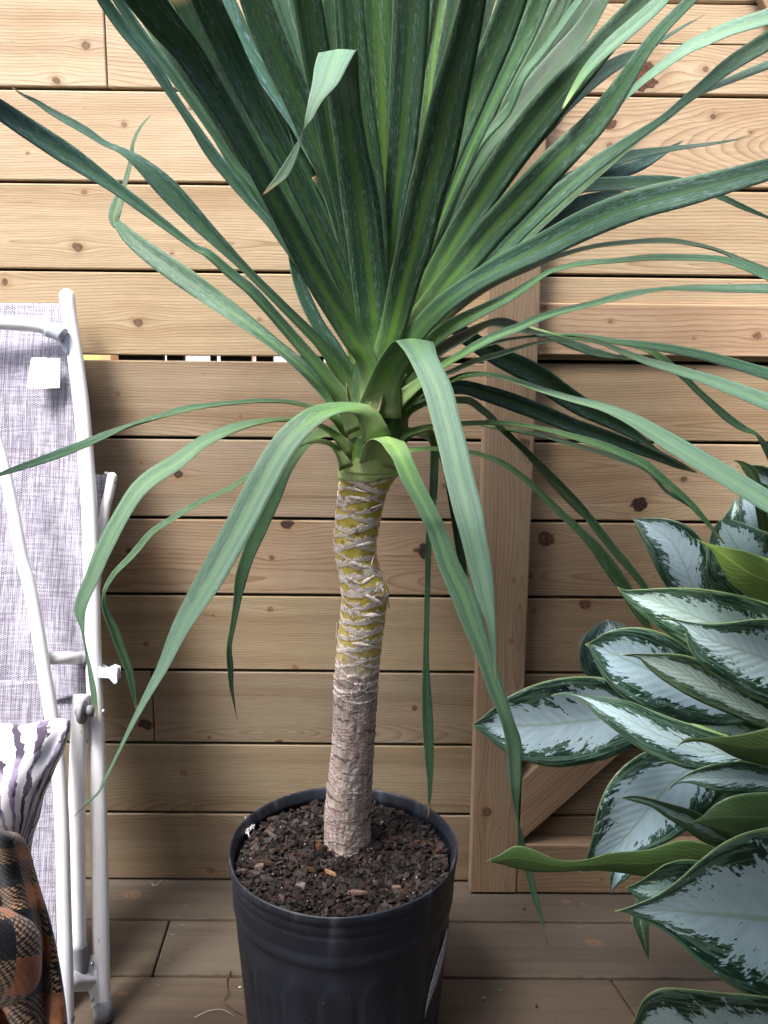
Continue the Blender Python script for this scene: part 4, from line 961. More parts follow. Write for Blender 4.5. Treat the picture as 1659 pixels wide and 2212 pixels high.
pleaf([(865, 800, 40), (905, 720, 34), (960, 635, 34), (1060, 560, 34), (1130, 490, 38), (1200, 424, 38), (1280, 358, 32), (1350, 310, 24), (1429, 258, 16), (1479, 217, 18), (1529, 178, 26), (1579, 138, 33), (1659, 88, 40), (1740, 40, 42)], .03, .22, (1.1, 1.25, 1.3), glow=.4, tilt=.4)
pleaf([(880, 770, 20), (960, 665, 18), (1080, 560, 22), (1200, 450, 26), (1300, 365, 18), (1379, 300, 12), (1444, 250, 14), (1504, 203, 14), (1579, 172, 15), (1659, 140, 18), (1730, 115, 20)], .01, .08, (0.75, 0.85, 0.8))
pleaf([(890, 650, 20), (980, 480, 20), (1090, 360, 22), (1180, 272, 24), (1239, 212, 28), (1285, 168, 34), (1340, 132, 28), (1390, 110, 17), (1430, 85, 9), (1480, 55, 5), (1522, 32, 1)], -.04, -.20, (0.62, 0.7, 0.75), glow=.2)
pleaf([(900, 680, 20), (1000, 560, 14), (1100, 460, 10), (1200, 370, 8), (1275, 290, 8), (1325, 236, 8), (1380, 182, 14), (1430, 142, 19), (1485, 103, 25), (1530, 82, 29), (1580, 60, 31), (1659, 36, 34), (1740, 8, 36)], -.01, .12, (1.4, 1.5, 1.6), skylit=(.6, .5), glow=.1)
pleaf([(880, 760, 20), (960, 640, 18), (1060, 530, 20), (1160, 430, 24), (1240, 382, 28), (1300, 355, 29), (1360, 336, 24), (1430, 324, 14), (1500, 315, 8), (1560, 307, 5), (1622, 294, 1)], -.06, -.22, (0.62, 0.68, 0.75), glow=.2, tilt=.5)
pleaf([(1180, 440, 20), (1250, 405, 30), (1320, 378, 30), (1380, 357, 26), (1430, 330, 16), (1478, 303, 1)], -.14, -.215, (1.2, 1.3, 1.9), glow=.1, tilt=.5, wr=.035)
pleaf([(890, 770, 20), (960, 650, 18), (1060, 520, 22), (1140, 440, 24), (1200, 412, 26), (1270, 400, 29), (1330, 397, 30), (1400, 393, 30), (1460, 393, 24), (1510, 405, 19), (1560, 426, 14), (1605, 447, 12), (1659, 470, 6), (1700, 488, 1)], -.05, -.19, (0.66, 0.74, 0.75), glow=.3, tilt=.5)
pleaf([(1010, 600, 20), (1080, 545, 34), (1130, 510, 40), (1185, 478, 46), (1250, 442, 36), (1310, 422, 20), (1352, 414, 2)], -.10, -.17, (1.2, 1.25, 1.7), glow=.1, tilt=.3, wr=.04)
# the upright fan in the middle
pleaf([(826, 870, 76), (832, 790, 66), (842, 735, 56), (854, 690, 58), (876, 600, 68), (896, 529, 76), (918, 430, 82), (946, 327, 88), (972, 210, 80), (998, 109, 68), (1023, 0, 56), (1036, -60, 46)], .055, .22, (0.95, 1.02, 0.9), glow=1.0, curl=.35, lab='broad upright leaf with a bright green midrib, right of centre')
pleaf([(782, 900, 868, 905, .06), (776, 820, 862, 822, .06), (776, 735, 853, 735, .065), (770, 690, 847, 690, .07), (763, 639, 842, 639, .075), (750, 529, 830, 529, .09), (734, 420, 818, 420, .105), (724, 327, 796, 327, .12), (708, 218, 779, 218, .135), (698, 150, 775, 150, .15), (689, 122, 773, 114, .165), (687, 117, 772, 109, .185), (684, 124, 765, 117, .205), (679, 145, 750, 145, .22), (674, 182, 730, 182, .235), (666, 218, 697, 218, .245), (659, 255, 677, 255, .25), (656, 276, 660, 276, .25), (648, 320, 634, 320, .25), (637, 356, 611, 356, .25), (623, 382, 594, 382, .25), (600, 400, 581, 400, .25), (569, 422, 566, 422, .25)], 0, 0, (1.0, 1.1, 1.0), skylit=(1.0, .60), glow=.8, n=80, vee=.06, curl=.3, lab='upright leaf whose pale tip folds down towards the viewer')
pleaf([(822, 760, 30), (820, 680, 34), (817, 600, 42), (812, 500, 48), (803, 400, 55), (790, 300, 58), (776, 200, 57), (766, 100, 56), (757, 0, 56), (750, -60, 50)], .035, .11, (0.95, 1.05, 0.9), glow=.7)
pleaf([(833, 700, 20), (835, 600, 34), (834, 450, 50), (829, 300, 62), (821, 150, 68), (812, 0, 70), (808, -60, 62)], .02, .05, (1.2, 1.3, 0.8), glow=1.1)
pleaf([(838, 700, 16), (842, 640, 18), (847, 529, 32), (856, 420, 48), (867, 327, 62), (876, 218, 72), (884, 109, 78), (889, 0, 80), (891, -60, 70)], .03, .10, (0.85, 0.92, 0.9), glow=.8)
pleaf([(880, 600, 12), (900, 500, 20), (914, 327, 26), (926, 218, 28), (938, 109, 34), (950, 0, 40), (956, -60, 40)], .0, -.05, (1.4, 1.5, 0.8), glow=1.0)
pleaf([(880, 600, 12), (898, 450, 20), (918, 300, 24), (930, 180, 24), (938, 60, 22), (944, -40, 20)], -.03, -.10, (1.6, 1.7, 0.8), glow=1.0)
pleaf([(875, 640, 16), (896, 540, 20), (915, 400, 24), (930, 300, 28), (948, 200, 32), (966, 100, 36), (986, 0, 40), (996, -60, 38)], .015, .03, (0.7, 0.78, 0.7), glow=.3)
# left fan
pleaf([(818, 770, 30), (800, 680, 30), (782, 570, 32), (762, 440, 34), (746, 327, 36), (729, 218, 36), (720, 109, 35), (712, 0, 32), (708, -60, 30)], .02, .06, (0.9, 1.0, 0.85), glow=.7)
pleaf([(815, 700, 20), (795, 560, 24), (780, 420, 26), (765, 300, 32), (755, 200, 34), (746, 100, 38), (739, 0, 36), (735, -60, 36)], .01, .07, (0.75, 0.85, 0.75), glow=.5)
pleaf([(822, 800, 30), (806, 740, 32), (785, 640, 38), (762, 529, 46), (743, 420, 52), (722, 327, 57), (702, 218, 62), (682, 109, 64), (664, 0, 62), (654, -60, 56)], .035, .15, (0.9, 1.0, 0.88), glow=.8)
pleaf([(770, 560, 14), (735, 430, 18), (695, 300, 22), (668, 200, 28), (642, 109, 34), (615, 20, 36), (598, -50, 34)], .0, -.05, (0.8, 0.95, 0.85), glow=.3)
pleaf([(812, 780, 24), (796, 700, 26), (773, 610, 30), (750, 520, 36), (726, 436, 42), (705, 364, 50), (675, 291, 58), (639, 204, 62), (600, 122, 66), (566, 40, 68), (545, -20, 66), (530, -60, 60)], .03, .12, (0.85, 0.95, 0.85), glow=.8)
pleaf([(775, 620, 20), (762, 560, 26), (740, 470, 30), (712, 393, 33), (676, 327, 34), (640, 262, 34), (596, 196, 37), (556, 135, 40), (516, 73, 39), (492, 10, 36), (470, -50, 34)], -.01, -.03, (1.15, 1.35, 1.75), glow=.05, lab='blue grey leaf rising among the dark ones on the left')
pleaf([(822, 830, 34), (806, 770, 32), (777, 693, 36), (741, 602, 40), (697, 504, 42), (655, 415, 44), (620, 345, 46), (585, 285, 52), (552, 222, 56), (515, 150, 60), (480, 75, 62), (447, 5, 62), (425, -50, 58)], .045, .20, (1.05, 1.15, 1.05), glow=.5)
pleaf([(818, 880, 60), (806, 820, 48), (786, 765, 46), (763, 730, 50), (719, 657, 54), (690, 610, 54), (657, 552, 52), (612, 465, 48), (575, 395, 46), (540, 330, 46), (505, 270, 50), (455, 190, 56), (405, 112, 62), (350, 45, 72), (300, -20, 78), (270, -60, 76)], .055, .26, (0.9, 0.98, 0.9), glow=.8, curl=.3, lab='broad leaf rising to the upper left')
pleaf([(775, 690, 20), (710, 600, 22), (650, 500, 24), (600, 415, 26), (560, 335, 28), (500, 218, 32), (450, 120, 36), (415, 50, 40), (385, -15, 42)], .0, .06, (0.6, 0.68, 0.6), glow=.3)
pleaf([(800, 800, 20), (740, 705, 18), (690, 630, 18), (650, 575, 17), (610, 520, 16), (577, 476, 15), (535, 428, 20), (495, 378, 26), (455, 328, 26), (420, 275, 21), (384, 222, 18), (350, 170, 22), (316, 120, 24), (270, 66, 26), (230, 10, 26), (205, -30, 22)], .04, .17, (1.05, 1.15, 1.3), glow=.2)
pleaf([(790, 760, 20), (720, 670, 18), (660, 580, 18), (600, 490, 18), (572, 437, 17), (548, 400, 16), (514, 360, 13), (477, 312, 13), (440, 259, 14), (403, 206, 14), (366, 153, 16), (328, 106, 17), (292, 58, 20), (252, -5, 22), (225, -50, 20)], .02, .13, (0.95, 1.05, 1.0), glow=.2)
pleaf([(790, 850, 30), (752, 795, 24), (722, 748, 26), (690, 705, 28), (662, 650, 28), (640, 592, 22), (628, 540, 14), (610, 470, 12), (590, 410, 10)], .0, -.05, (1.0, 1.2, 1.45), glow=.05)
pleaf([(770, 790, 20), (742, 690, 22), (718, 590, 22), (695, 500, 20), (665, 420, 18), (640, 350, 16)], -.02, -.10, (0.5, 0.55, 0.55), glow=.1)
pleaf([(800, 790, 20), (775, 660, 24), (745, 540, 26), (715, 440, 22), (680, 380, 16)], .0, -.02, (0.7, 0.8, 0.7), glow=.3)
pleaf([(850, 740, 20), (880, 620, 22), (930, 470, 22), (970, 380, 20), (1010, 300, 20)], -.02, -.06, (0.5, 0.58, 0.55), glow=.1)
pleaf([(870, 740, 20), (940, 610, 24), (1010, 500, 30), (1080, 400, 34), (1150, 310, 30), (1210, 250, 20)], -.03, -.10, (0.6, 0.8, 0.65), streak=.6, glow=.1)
# narrower blades that fill the fan from behind
rf = random.Random(17)
for i in range(54):
    f = (i+rf.uniform(-.3, .3))/53; xt = 330+f*1010; yt = -20 + 150*abs(f-.5)*2*rf.uniform(.2, 1)
    if f > .8: xt = 1130+rf.uniform(0, 200); yt = rf.uniform(-20, 120)
    xb, yb = 800+f*60, 770-60*math.sin(math.pi*f)
    sag_ = (f-.5)*-60*rf.uniform(.5, 1.5)
    mx, my = (xb+xt)/2+sag_*-.3, (yb+yt)/2
    ww = rf.uniform(18, 36); g_ = rf.uniform(.6, 1.05)
    pleaf([(xb, yb, 16), ((xb*3+xt)/4, (yb*3+yt)/4, ww*.6), (mx, my, ww*.9), ((xb+xt*3)/4+sag_*.2, (yb+yt*3)/4, ww), (xt, yt, ww*.9), (xt+(xt-mx)*.35, yt+(yt-my)*.35, ww*.6), (xt+(xt-mx)*.7, yt+(yt-my)*.7, 2)], -.02, rf.uniform(-.16, -.02), (g_*.85, g_*1.1, g_*rf.uniform(.75, .95)), glow=rf.uniform(.2, .8), n=40)
# clasping sheath bases on the stem below the fan: each hugs the stem and peels away on one side
def sheath(rows, tint=(1.3, 1.35, 1.0), pale=1.0, r_off=0.0015):
    """rows bottom to top: (z, angle of the middle seen from the viewer, half angle, extra radius)"""
    R_ = catmull(rows, 22); V, F, U = [], [], []; ac = 13
    for i, (z, am, ha, ex) in enumerate(R_):
        c_, r_ = trunk_at(z)
        for j in range(ac):
            u = -1+2*j/(ac-1); a = CAMA + am + ha*u
            rr = r_ + r_off + ex + 0.0012*(1-abs(u))
            V.append(Vector((c_.x+rr*math.cos(a), c_.y+rr*math.sin(a), z))); U.append(((u+1)/2, i/22*0.24))
    for i in range(22):
        for j in range(ac-1): a = i*ac+j; F.append((a, a+1, a+ac+1, a+ac))
    o = mesh_obj('sheath', V, F, M['palm'], palm, uvs=U); solid(o, .0007)
    o['seed'] = random.uniform(0, 50); o['tint'] = tint; o['glow'] = .7; o['pale'] = pale; o['skylit'] = (0.0, 0.0, 0.0); o['streak'] = .5; o['dry'] = 0.0; o['len'] = .12
ZC = at(797, 1026, PY).z
for k_, (am, ha, z0_, h_, pl_, ex_) in enumerate(((-.9, 1.3, 0, .055, 1.0, .0006), (.95, 1.2, .004, .050, 1.0, .0012), (0.1, 1.35, .010, .075, .9, .0020), (-1.3, 1.1, .028, .075, .6, .0028), (1.2, 1.1, .030, .070, .6, .0030), (-.25, 1.1, .045, .085, .4, .0040), (.55, 1.0, .065, .085, .3, .0046), (-.9, .9, .075, .08, .2, .005), (.1, .9, .10, .09, .2, .005))):
    tw = (-1)**k_*.35
    sheath([(ZC-.004+z0_, am, ha, ex_), (ZC+z0_+h_*.25, am+tw*.2, ha*.95, ex_+.001), (ZC+z0_+h_*.5, am+tw*.6, ha*.72, ex_+.002), (ZC+z0_+h_*.8, am+tw, ha*.40, ex_+.004), (ZC+z0_+h_, am+tw*1.3, ha*.10, ex_+.006)], tint=((1.15, 1.2, 1.0) if k_ % 2 else (0.85, 0.92, 0.75)), pale=pl_)
# dried slivers between the sheaths
for (a, b, c_) in (((806, 948), (808, 905), (799, 868)), ((812, 900), (820, 875), (826, 850)), ((756, 880), (752, 850), (748, 828))):
    o = pleaf([(a[0], a[1], 3), (b[0], b[1], 5), (c_[0], c_[1], 1)], .062, .062, (6, 2.2, 2.6), glow=0, n=8)
# dead scar marks on two leaves
# ================================================================== AGLAONEMA
agl = empty('aglaonema', (0.70, -0.60, 0), 'bushy aglaonema with silver centred green leaves spilling in from the right edge', 'plant')
AP = Vector((0.70, -0.60, 0))
def aleaf(st, y0, y1, silver=.6, olive=0.0, tint=(1, 1, 1), cup=0.10, n=34, lab=None, rot=0.0, across=13, petiole=True, seed=None, swap=False, wav=0.02):
    """stations tip -> base; first (x,y), then (xa,ya,xb,yb)"""
    pts = [(st[0][0], st[0][1], st[0][0], st[0][1])] + [tuple(p) for p in st[1:]]
    P = catmull(pts, n); L = [0]
    for i in range(n): L.append(L[-1]+math.hypot((P[i+1][0]+P[i+1][2]-P[i][0]-P[i][2])/2, (P[i+1][1]+P[i+1][3]-P[i][1]-P[i][3])/2))
    V, F, U = [], [], []
    last = None
    for i in range(n+1):
        t = L[i]/L[-1]; Y = y0+(y1-y0)*t
        # the blade arches: its middle stands nearer the light than its tip
        Y -= 0.018*math.sin(math.pi*t)
        xa, ya, xb, yb = P[i]
        A, B = at(xa, ya, Y+rot*0.5*math.sin(math.pi*min(1, t*1.1))), at(xb, yb, Y-rot*0.5*math.sin(math.pi*min(1, t*1.1)))
        c = (A+B)/2; half = (A-B)/2; wid = half.length*2
        away = (c-CAM).normalized()
        if i == n: last = c
        for j in range(across):
            u = -1+2*j/(across-1)
            d = cup*wid*(abs(u)**1.4) + wav*wid*math.sin(t*13+u*2)*abs(u)**2 
            d2 = 0.003*wid*math.sin((t+0.26*abs(u))*95)*(1-abs(u))*min(1, abs(u)*6)
            V.append(c + half*u - away*(d*(1 if cup >= 0 else 1)+d2)); U.append(((u+1)/2 if not swap else (1-u)/2, t))
    for i in range(n):
        for j in range(across-1):
            a = i*across+j; F.append((a, a+1, a+across+1, a+across))
    o = mesh_obj('leaf', V, F, M['aglao'], agl, uvs=U); solid(o, 0.0008)
    o['seed'] = random.uniform(0, 60) if seed is None else seed; o['tint'] = tint; o['silver'] = silver; o['olive'] = olive
    if lab: o['label'] = lab
    if petiole and last is not None:
        c = last; q = Vector((0.70+random.uniform(-.03, .03), -0.60+random.uniform(-.03, .03), 0.30))
        mid = (c+q)/2 + Vector((0.03, 0, 0.06))
        tube('petiole', [c, c.lerp(mid, .6), mid, q], [0.004, 0.005, 0.006, 0.008], M['stem'], agl, seg=8, samples=10)
    return o
aleaf([(1366, 1119), (1374, 1135, 1398, 1119), (1383, 1158, 1436, 1120), (1395, 1183, 1478, 1132), (1407, 1205, 1508, 1155), (1420, 1235, 1530, 1190), (1442, 1272, 1542, 1240), (1470, 1320, 1555, 1300)], -.22, -.24, .62, tint=(.85, .85, .9), lab='upright leaf standing tallest against the boards')
aleaf([(1588, 1073), (1581, 1092, 1595, 1088), (1566, 1112, 1600, 1108), (1557, 1132, 1601, 1130), (1552, 1170, 1606, 1170)], -.26, -.26, .25, tint=(.9, .95, .9))
aleaf([(1598, 1068), (1592, 1090, 1630, 1075), (1590, 1120, 1655, 1100), (1598, 1150, 1670, 1140), (1610, 1200, 1690, 1190)], -.19, -.2, .5, tint=(.6, .62, .66))
aleaf([(1583, 993), (1600, 1006, 1606, 997), (1614, 1030, 1632, 1012), (1624, 1060, 1646, 1050), (1632, 1100, 1654, 1095), (1640, 1150, 1662, 1150)], -.24, -.22, .0, olive=.7, tint=(.5, .55, .5), lab='thin dark leaf rising at the right edge')
aleaf([(1556, 1122), (1541, 1142, 1588, 1124), (1529, 1178, 1628, 1138), (1525, 1215, 1665, 1155), (1532, 1262, 1705, 1185), (1570, 1300, 1740, 1230)], -.34, -.32, .58, tint=(.95, 1, 1), rot=.02, cup=-.06)
aleaf([(1503, 1164), (1522, 1172, 1520, 1176), (1545, 1178, 1537, 1188), (1572, 1183, 1550, 1212), (1605, 1189, 1565, 1240), (1645, 1202, 1592, 1272), (1700, 1225, 1645, 1297), (1770, 1262, 1720, 1325)], -.52, -.5, .0, olive=1.0, tint=(1.9, 1.9, 1.2), cup=-.12, lab='yellow green underside of a young leaf')
aleaf([(1310, 1338), (1345, 1347, 1284, 1353), (1372, 1366, 1257, 1380), (1382, 1400, 1250, 1415), (1382, 1440, 1256, 1446), (1372, 1475, 1280, 1468), (1365, 1500, 1310, 1490)], -.22, -.25, .35, tint=(.62, .66, .7))
aleaf([(1018, 1567), (1045, 1547, 1048, 1589), (1080, 1517, 1085, 1621), (1130, 1489, 1135, 1644), (1190, 1470, 1195, 1657), (1250, 1462, 1260, 1651), (1310, 1466, 1325, 1633), (1360, 1488, 1385, 1601), (1400, 1522, 1425, 1565)], -.36, -.34, .66, tint=(.92, .92, .98), seed=11.3, lab='large leaf reaching furthest left over the gate post')
aleaf([(1256, 1887), (1268, 1850, 1325, 1868), (1280, 1805, 1388, 1842), (1290, 1755, 1450, 1815), (1312, 1700, 1500, 1780), (1348, 1655, 1540, 1740), (1400, 1622, 1580, 1695), (1470, 1605, 1610, 1650)], -.36, -.33, .72, tint=(.8, .82, .88), rot=.0, lab='big silver leaf pointing down to the left')
aleaf([(1320, 1936), (1318, 1905, 1332, 1915), (1319, 1880, 1362, 1892), (1330, 1850, 1385, 1860)], -.38, -.36, .5, tint=(.75, .8, .85))
aleaf([(1401, 2074), (1388, 2045, 1402, 2048), (1374, 2012, 1402, 2015), (1364, 1980, 1408, 1980), (1380, 1930, 1440, 1930)], -.5, -.46, .1, olive=.3, tint=(.5, .55, .5))
aleaf([(1263, 1392), (1284, 1382, 1274, 1404), (1308, 1367, 1288, 1435), (1345, 1357, 1308, 1468), (1390, 1357, 1345, 1504), (1440, 1372, 1398, 1533), (1490, 1402, 1452, 1552), (1540, 1440, 1512, 1565), (1590, 1480, 1575, 1567), (1650, 1520, 1645, 1555)], -.42, -.40, .66, tint=(.95, .97, 1.05), seed=23.0, lab='silver leaf with dark striped margins in the middle of the plant')
aleaf([(1333, 1268), (1350, 1274, 1345, 1286), (1385, 1273, 1362, 1305), (1440, 1270, 1388, 1328), (1500, 1271, 1432, 1363), (1560, 1279, 1490, 1402), (1620, 1292, 1565, 1440), (1690, 1315, 1655, 1470), (1750, 1350, 1740, 1475)], -.48, -.46, .60, tint=(1.35, 1.35, 1.2), seed=31.0, lab='bright leaf pointing left above the others')
aleaf([(1341, 1415), (1372, 1412, 1378, 1422), (1410, 1412, 1398, 1442), (1450, 1412, 1428, 1467), (1497, 1420, 1467, 1492), (1548, 1447, 1512, 1516), (1603, 1486, 1572, 1542), (1665, 1520, 1640, 1570), (1740, 1560, 1730, 1600)], -.54, -.52, .52, tint=(.95, .92, .82), olive=.15)
aleaf([(1432, 1333), (1460, 1338, 1463, 1346), (1500, 1345, 1480, 1364), (1540, 1347, 1487, 1396), (1582, 1344, 1506, 1426), (1622, 1339, 1543, 1456), (1662, 1337, 1602, 1492), (1710, 1345, 1665, 1522), (1770, 1375, 1745, 1545)], -.62, -.60, .62, tint=(1.3, 1.3, 1.25), seed=40.0, lab='bright white centred leaf overlapping the one above')
aleaf([(1189, 1504), (1217, 1495, 1222, 1499), (1258, 1501, 1255, 1512), (1310, 1506, 1291, 1547), (1362, 1516, 1337, 1584), (1418, 1538, 1386, 1619), (1478, 1560, 1447, 1648), (1543, 1582, 1505, 1665), (1612, 1602, 1580, 1662), (1690, 1620, 1680, 1645)], -.50, -.47, .42, tint=(1.1, 1.1, 1.1), rot=.03, lab='folded leaf lying across the large left one')
aleaf([(1443, 1709), (1456, 1692, 1461, 1694), (1490, 1669, 1490, 1692), (1525, 1655, 1526, 1703), (1566, 1647, 1566, 1713), (1612, 1646, 1612, 1714), (1662, 1658, 1662, 1712), (1740, 1680, 1740, 1706)], -.56, -.54, .55, tint=(1.0, 1.02, 1.0))
aleaf([(1463, 1613), (1484, 1594, 1480, 1604), (1510, 1594, 1515, 1602), (1550, 1592, 1546, 1613), (1600, 1587, 1591, 1637), (1652, 1574, 1652, 1654), (1740, 1555, 1740, 1675)], -.57, -.55, .0, olive=1.0, tint=(.65, .72, .75), cup=-.12)
aleaf([(1340, 1723), (1370, 1719, 1366, 1731), (1402, 1724, 1405, 1743), (1442, 1735, 1437, 1765), (1502, 1753, 1478, 1791), (1560, 1785, 1522, 1821), (1605, 1815, 1575, 1842)], -.48, -.46, .35, tint=(.7, .75, .7), olive=.35)
aleaf([(1492, 1777), (1516, 1764, 1513, 1780), (1548, 1735, 1551, 1795), (1592, 1717, 1596, 1810), (1650, 1711, 1652, 1818), (1740, 1711, 1740, 1815)], -.60, -.58, .0, olive=1.0, tint=(.50, .62, .70), cup=-.10)
aleaf([(1050, 1860), (1078, 1847, 1083, 1867), (1112, 1827, 1115, 1876), (1150, 1834, 1154, 1883), (1205, 1857, 1210, 1884), (1260, 1858, 1266, 1880), (1320, 1842, 1330, 1884), (1400, 1835, 1400, 1894), (1465, 1816, 1462, 1891), (1520, 1821, 1530, 1882), (1590, 1850, 1600, 1872)], -.60, -.57, .0, olive=1.0, tint=(.72, .85, .75), cup=-.12, wav=.04, lab='wavy dull green leaf seen from below, in front of the gate post')
aleaf([(1351, 1918), (1374, 1908, 1370, 1935), (1405, 1888, 1396, 1955), (1442, 1865, 1440, 1976), (1492, 1857, 1500, 1982), (1560, 1870, 1570, 1960)], -.66, -.64, .42, tint=(.9, 1.0, .85))
aleaf([(1328, 1968), (1352, 1962, 1350, 1971), (1378, 1952, 1374, 1981), (1422, 1932, 1418, 2001), (1468, 1899, 1463, 2034), (1512, 1860, 1513, 2082), (1570, 1820, 1578, 2128), (1640, 1795, 1655, 2166), (1740, 1785, 1765, 2205), (1850, 1810, 1880, 2215)], -.84, -.80, .66, tint=(1.25, 1.28, 1.25), n=44, across=17, seed=52.5, lab='largest silver leaf closest to the viewer')
aleaf([(1340, 2262), (1370, 2205, 1392, 2282), (1390, 2160, 1430, 2310), (1425, 2137, 1480, 2335), (1480, 2138, 1560, 2355), (1550, 2145, 1640, 2372), (1640, 2152, 1740, 2382), (1760, 2175, 1840, 2385)], -.88, -.85, .68, tint=(1.05, 1.05, .95), n=40, across=15, lab='leaf cut by the bottom edge')
# inner leaves that close the plant, their shade put into a dark tint, and stems
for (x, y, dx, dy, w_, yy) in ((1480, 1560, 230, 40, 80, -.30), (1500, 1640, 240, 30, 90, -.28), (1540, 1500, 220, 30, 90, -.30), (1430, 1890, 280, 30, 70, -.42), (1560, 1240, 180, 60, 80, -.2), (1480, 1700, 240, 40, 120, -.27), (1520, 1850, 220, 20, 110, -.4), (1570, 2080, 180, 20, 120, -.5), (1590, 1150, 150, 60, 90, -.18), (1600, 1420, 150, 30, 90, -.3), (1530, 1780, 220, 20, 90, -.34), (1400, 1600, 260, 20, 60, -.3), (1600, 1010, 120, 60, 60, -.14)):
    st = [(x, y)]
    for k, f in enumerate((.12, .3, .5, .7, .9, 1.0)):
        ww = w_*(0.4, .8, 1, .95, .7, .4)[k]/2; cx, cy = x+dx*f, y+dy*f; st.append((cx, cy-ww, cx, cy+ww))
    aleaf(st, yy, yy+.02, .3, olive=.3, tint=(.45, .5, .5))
# the rest of the plant beyond the frame
ra = random.Random(4)
for k in range(20):
    an = 2*math.pi*k/20+ra.uniform(-.2, .2); cx, cy = 2050+ra.uniform(-60, 60), 1560+ra.uniform(-60, 60)
    L_ = ra.uniform(230, 320); x0, y0 = cx+math.cos(an)*L_*1.25, cy+math.sin(an)*L_*1.5-60
    if x0 < 1800: x0 = 1800+ra.uniform(0, 60)
    dx, dy = cx-x0, cy-y0; m = math.hypot(dx, dy); px_, py_ = -dy/m, dx/m; w_ = ra.uniform(110, 150); st = [(x0, y0)]
    for f, q in ((.1, .35), (.28, .8), (.5, 1), (.72, .85), (.9, .5), (1, .2)):
        st.append((x0+dx*f+px_*w_*q/2, y0+dy*f+py_*w_*q/2, x0+dx*f-px_*w_*q/2, y0+dy*f-py_*w_*q/2))
    yy = ra.uniform(-.72, -.35); aleaf(st, yy, yy+.03, ra.uniform(.45, .65), tint=(ra.uniform(.8, 1.1),)*3)
# its container, mostly outside the frame
V, F = lathe([(0.13, 0), (0.135, 0.01), (0.165, 0.27), (0.175, 0.272), (0.175, 0.30), (0.165, 0.30), (0.16, 0.27), (0.001, 0.265)], 64, AP.x, AP.y)
ap = mesh_obj('plant_pot', V, F, M['pot']); tag(ap, 'black round pot holding the aglaonema just beyond the right edge', 'pot')

# ================================================================== FOLDED CHAIR
ch = empty('folded_chair', atl(220, 2225, -.36, .283), 'folded white tubular garden recliner with grey woven sling leaning on the fence', 'chair')
PA, PB = -.36, .283
def ln(x, y, da=0.0): return atl(x, y, PA-da, PB)
def path(pts, da=0.0, samples=None):
    P = [ln(x, y, da) for x, y in pts]
    return [Vector(p) for p in catmull([tuple(p) for p in P], samples)] if samples else P
rail_px = [(145, 640), (149, 680), (157, 735), (165, 790), (174, 860), (181, 930), (187, 1005), (192, 1080), (196, 1180), (199, 1290), (201, 1400), (206, 1530), (211, 1660), (214, 1800), (217, 1950), (219, 2080), (221, 2165)]
pts = path(rail_px, samples=60); P_, Q_ = capsule_ends(pts, .0128)
V, F = tube_data(P_, Q_, 22, oval=1.0); mesh_obj('side_rail', V, F, M['enamel'], ch)
# hollow rim and grey foot
cp = [ln(221, 2150, 0), ln(222, 2185, 0)]; d = (cp[1]-cp[0]).normalized(); endz = cp[1] + d*((0.004-cp[1].z)/d.z)
V, F = tube_data([cp[0]+d*0.006, cp[1], endz], [.0142, .0142, .0142], 22); mesh_obj('foot_cap', V, F, M['grey_plastic'], ch)
# nearer slim rail
inner = [(-14, 925), (-4, 965), (7, 1003), (25, 1087), (37, 1150), (48, 1210), (63, 1262), (80, 1352), (93, 1435), (103, 1495), (113, 1560), (122, 1620), (129, 1690), (135, 1813), (138, 1946), (142, 2079), (144, 2212), (145, 2320)]
pts = path(inner, .07, 60); rr = [.0088+.0018*min(1, i/40) for i in range(len(pts))]
V, F = tube_data(pts, rr, 20); mesh_obj('front_rail', V, F, M['enamel'], ch)
# cross bar and collar
a, b = ln(96, 1421, .055), ln(180, 1422, .004)
V, F = tube_data([a, b], .0102, 20); mesh_obj('cross_bar', V, F, M['enamel'], ch)
e = (b-a).normalized(); V, F = tube_data([b-e*.0065, b+e*.0035], .0122, 20); mesh_obj('collar', V, F, M['grey_plastic'], ch)
# middle leg with a dark groove and grey boot
mid = [(176, 1500), (172, 1560), (168, 1640), (166, 1779), (166, 1900), (168, 2050)]
pts = path(mid, .02, 30); V, F = tube_data(pts, .0128, 22); mesh_obj('leg', V, F, M['enamel'], ch)
gp = [(172, 1560), (165, 1600), (159, 1660), (156.5, 1779), (156.0, 1900), (156.5, 2046)]
gv = [ln(x, y, .02+.0098) for x, y in gp]; gv = [Vector(p) for p in catmull([tuple(p) for p in gv], 24)]
V, F = tube_data(gv, .0016, 8); mesh_obj('groove', V, F, M['dark'], ch)
pts = path([(168.5, 2040), (169, 2068), (169, 2092), (168, 2112), (166, 2124)], .02, 12); V, F = tube_data(pts, [.0146]*7+[.0143, .0136, .0124, .0100, .006, .002], 22); mesh_obj('boot', V, F, M['grey_plastic'], ch)
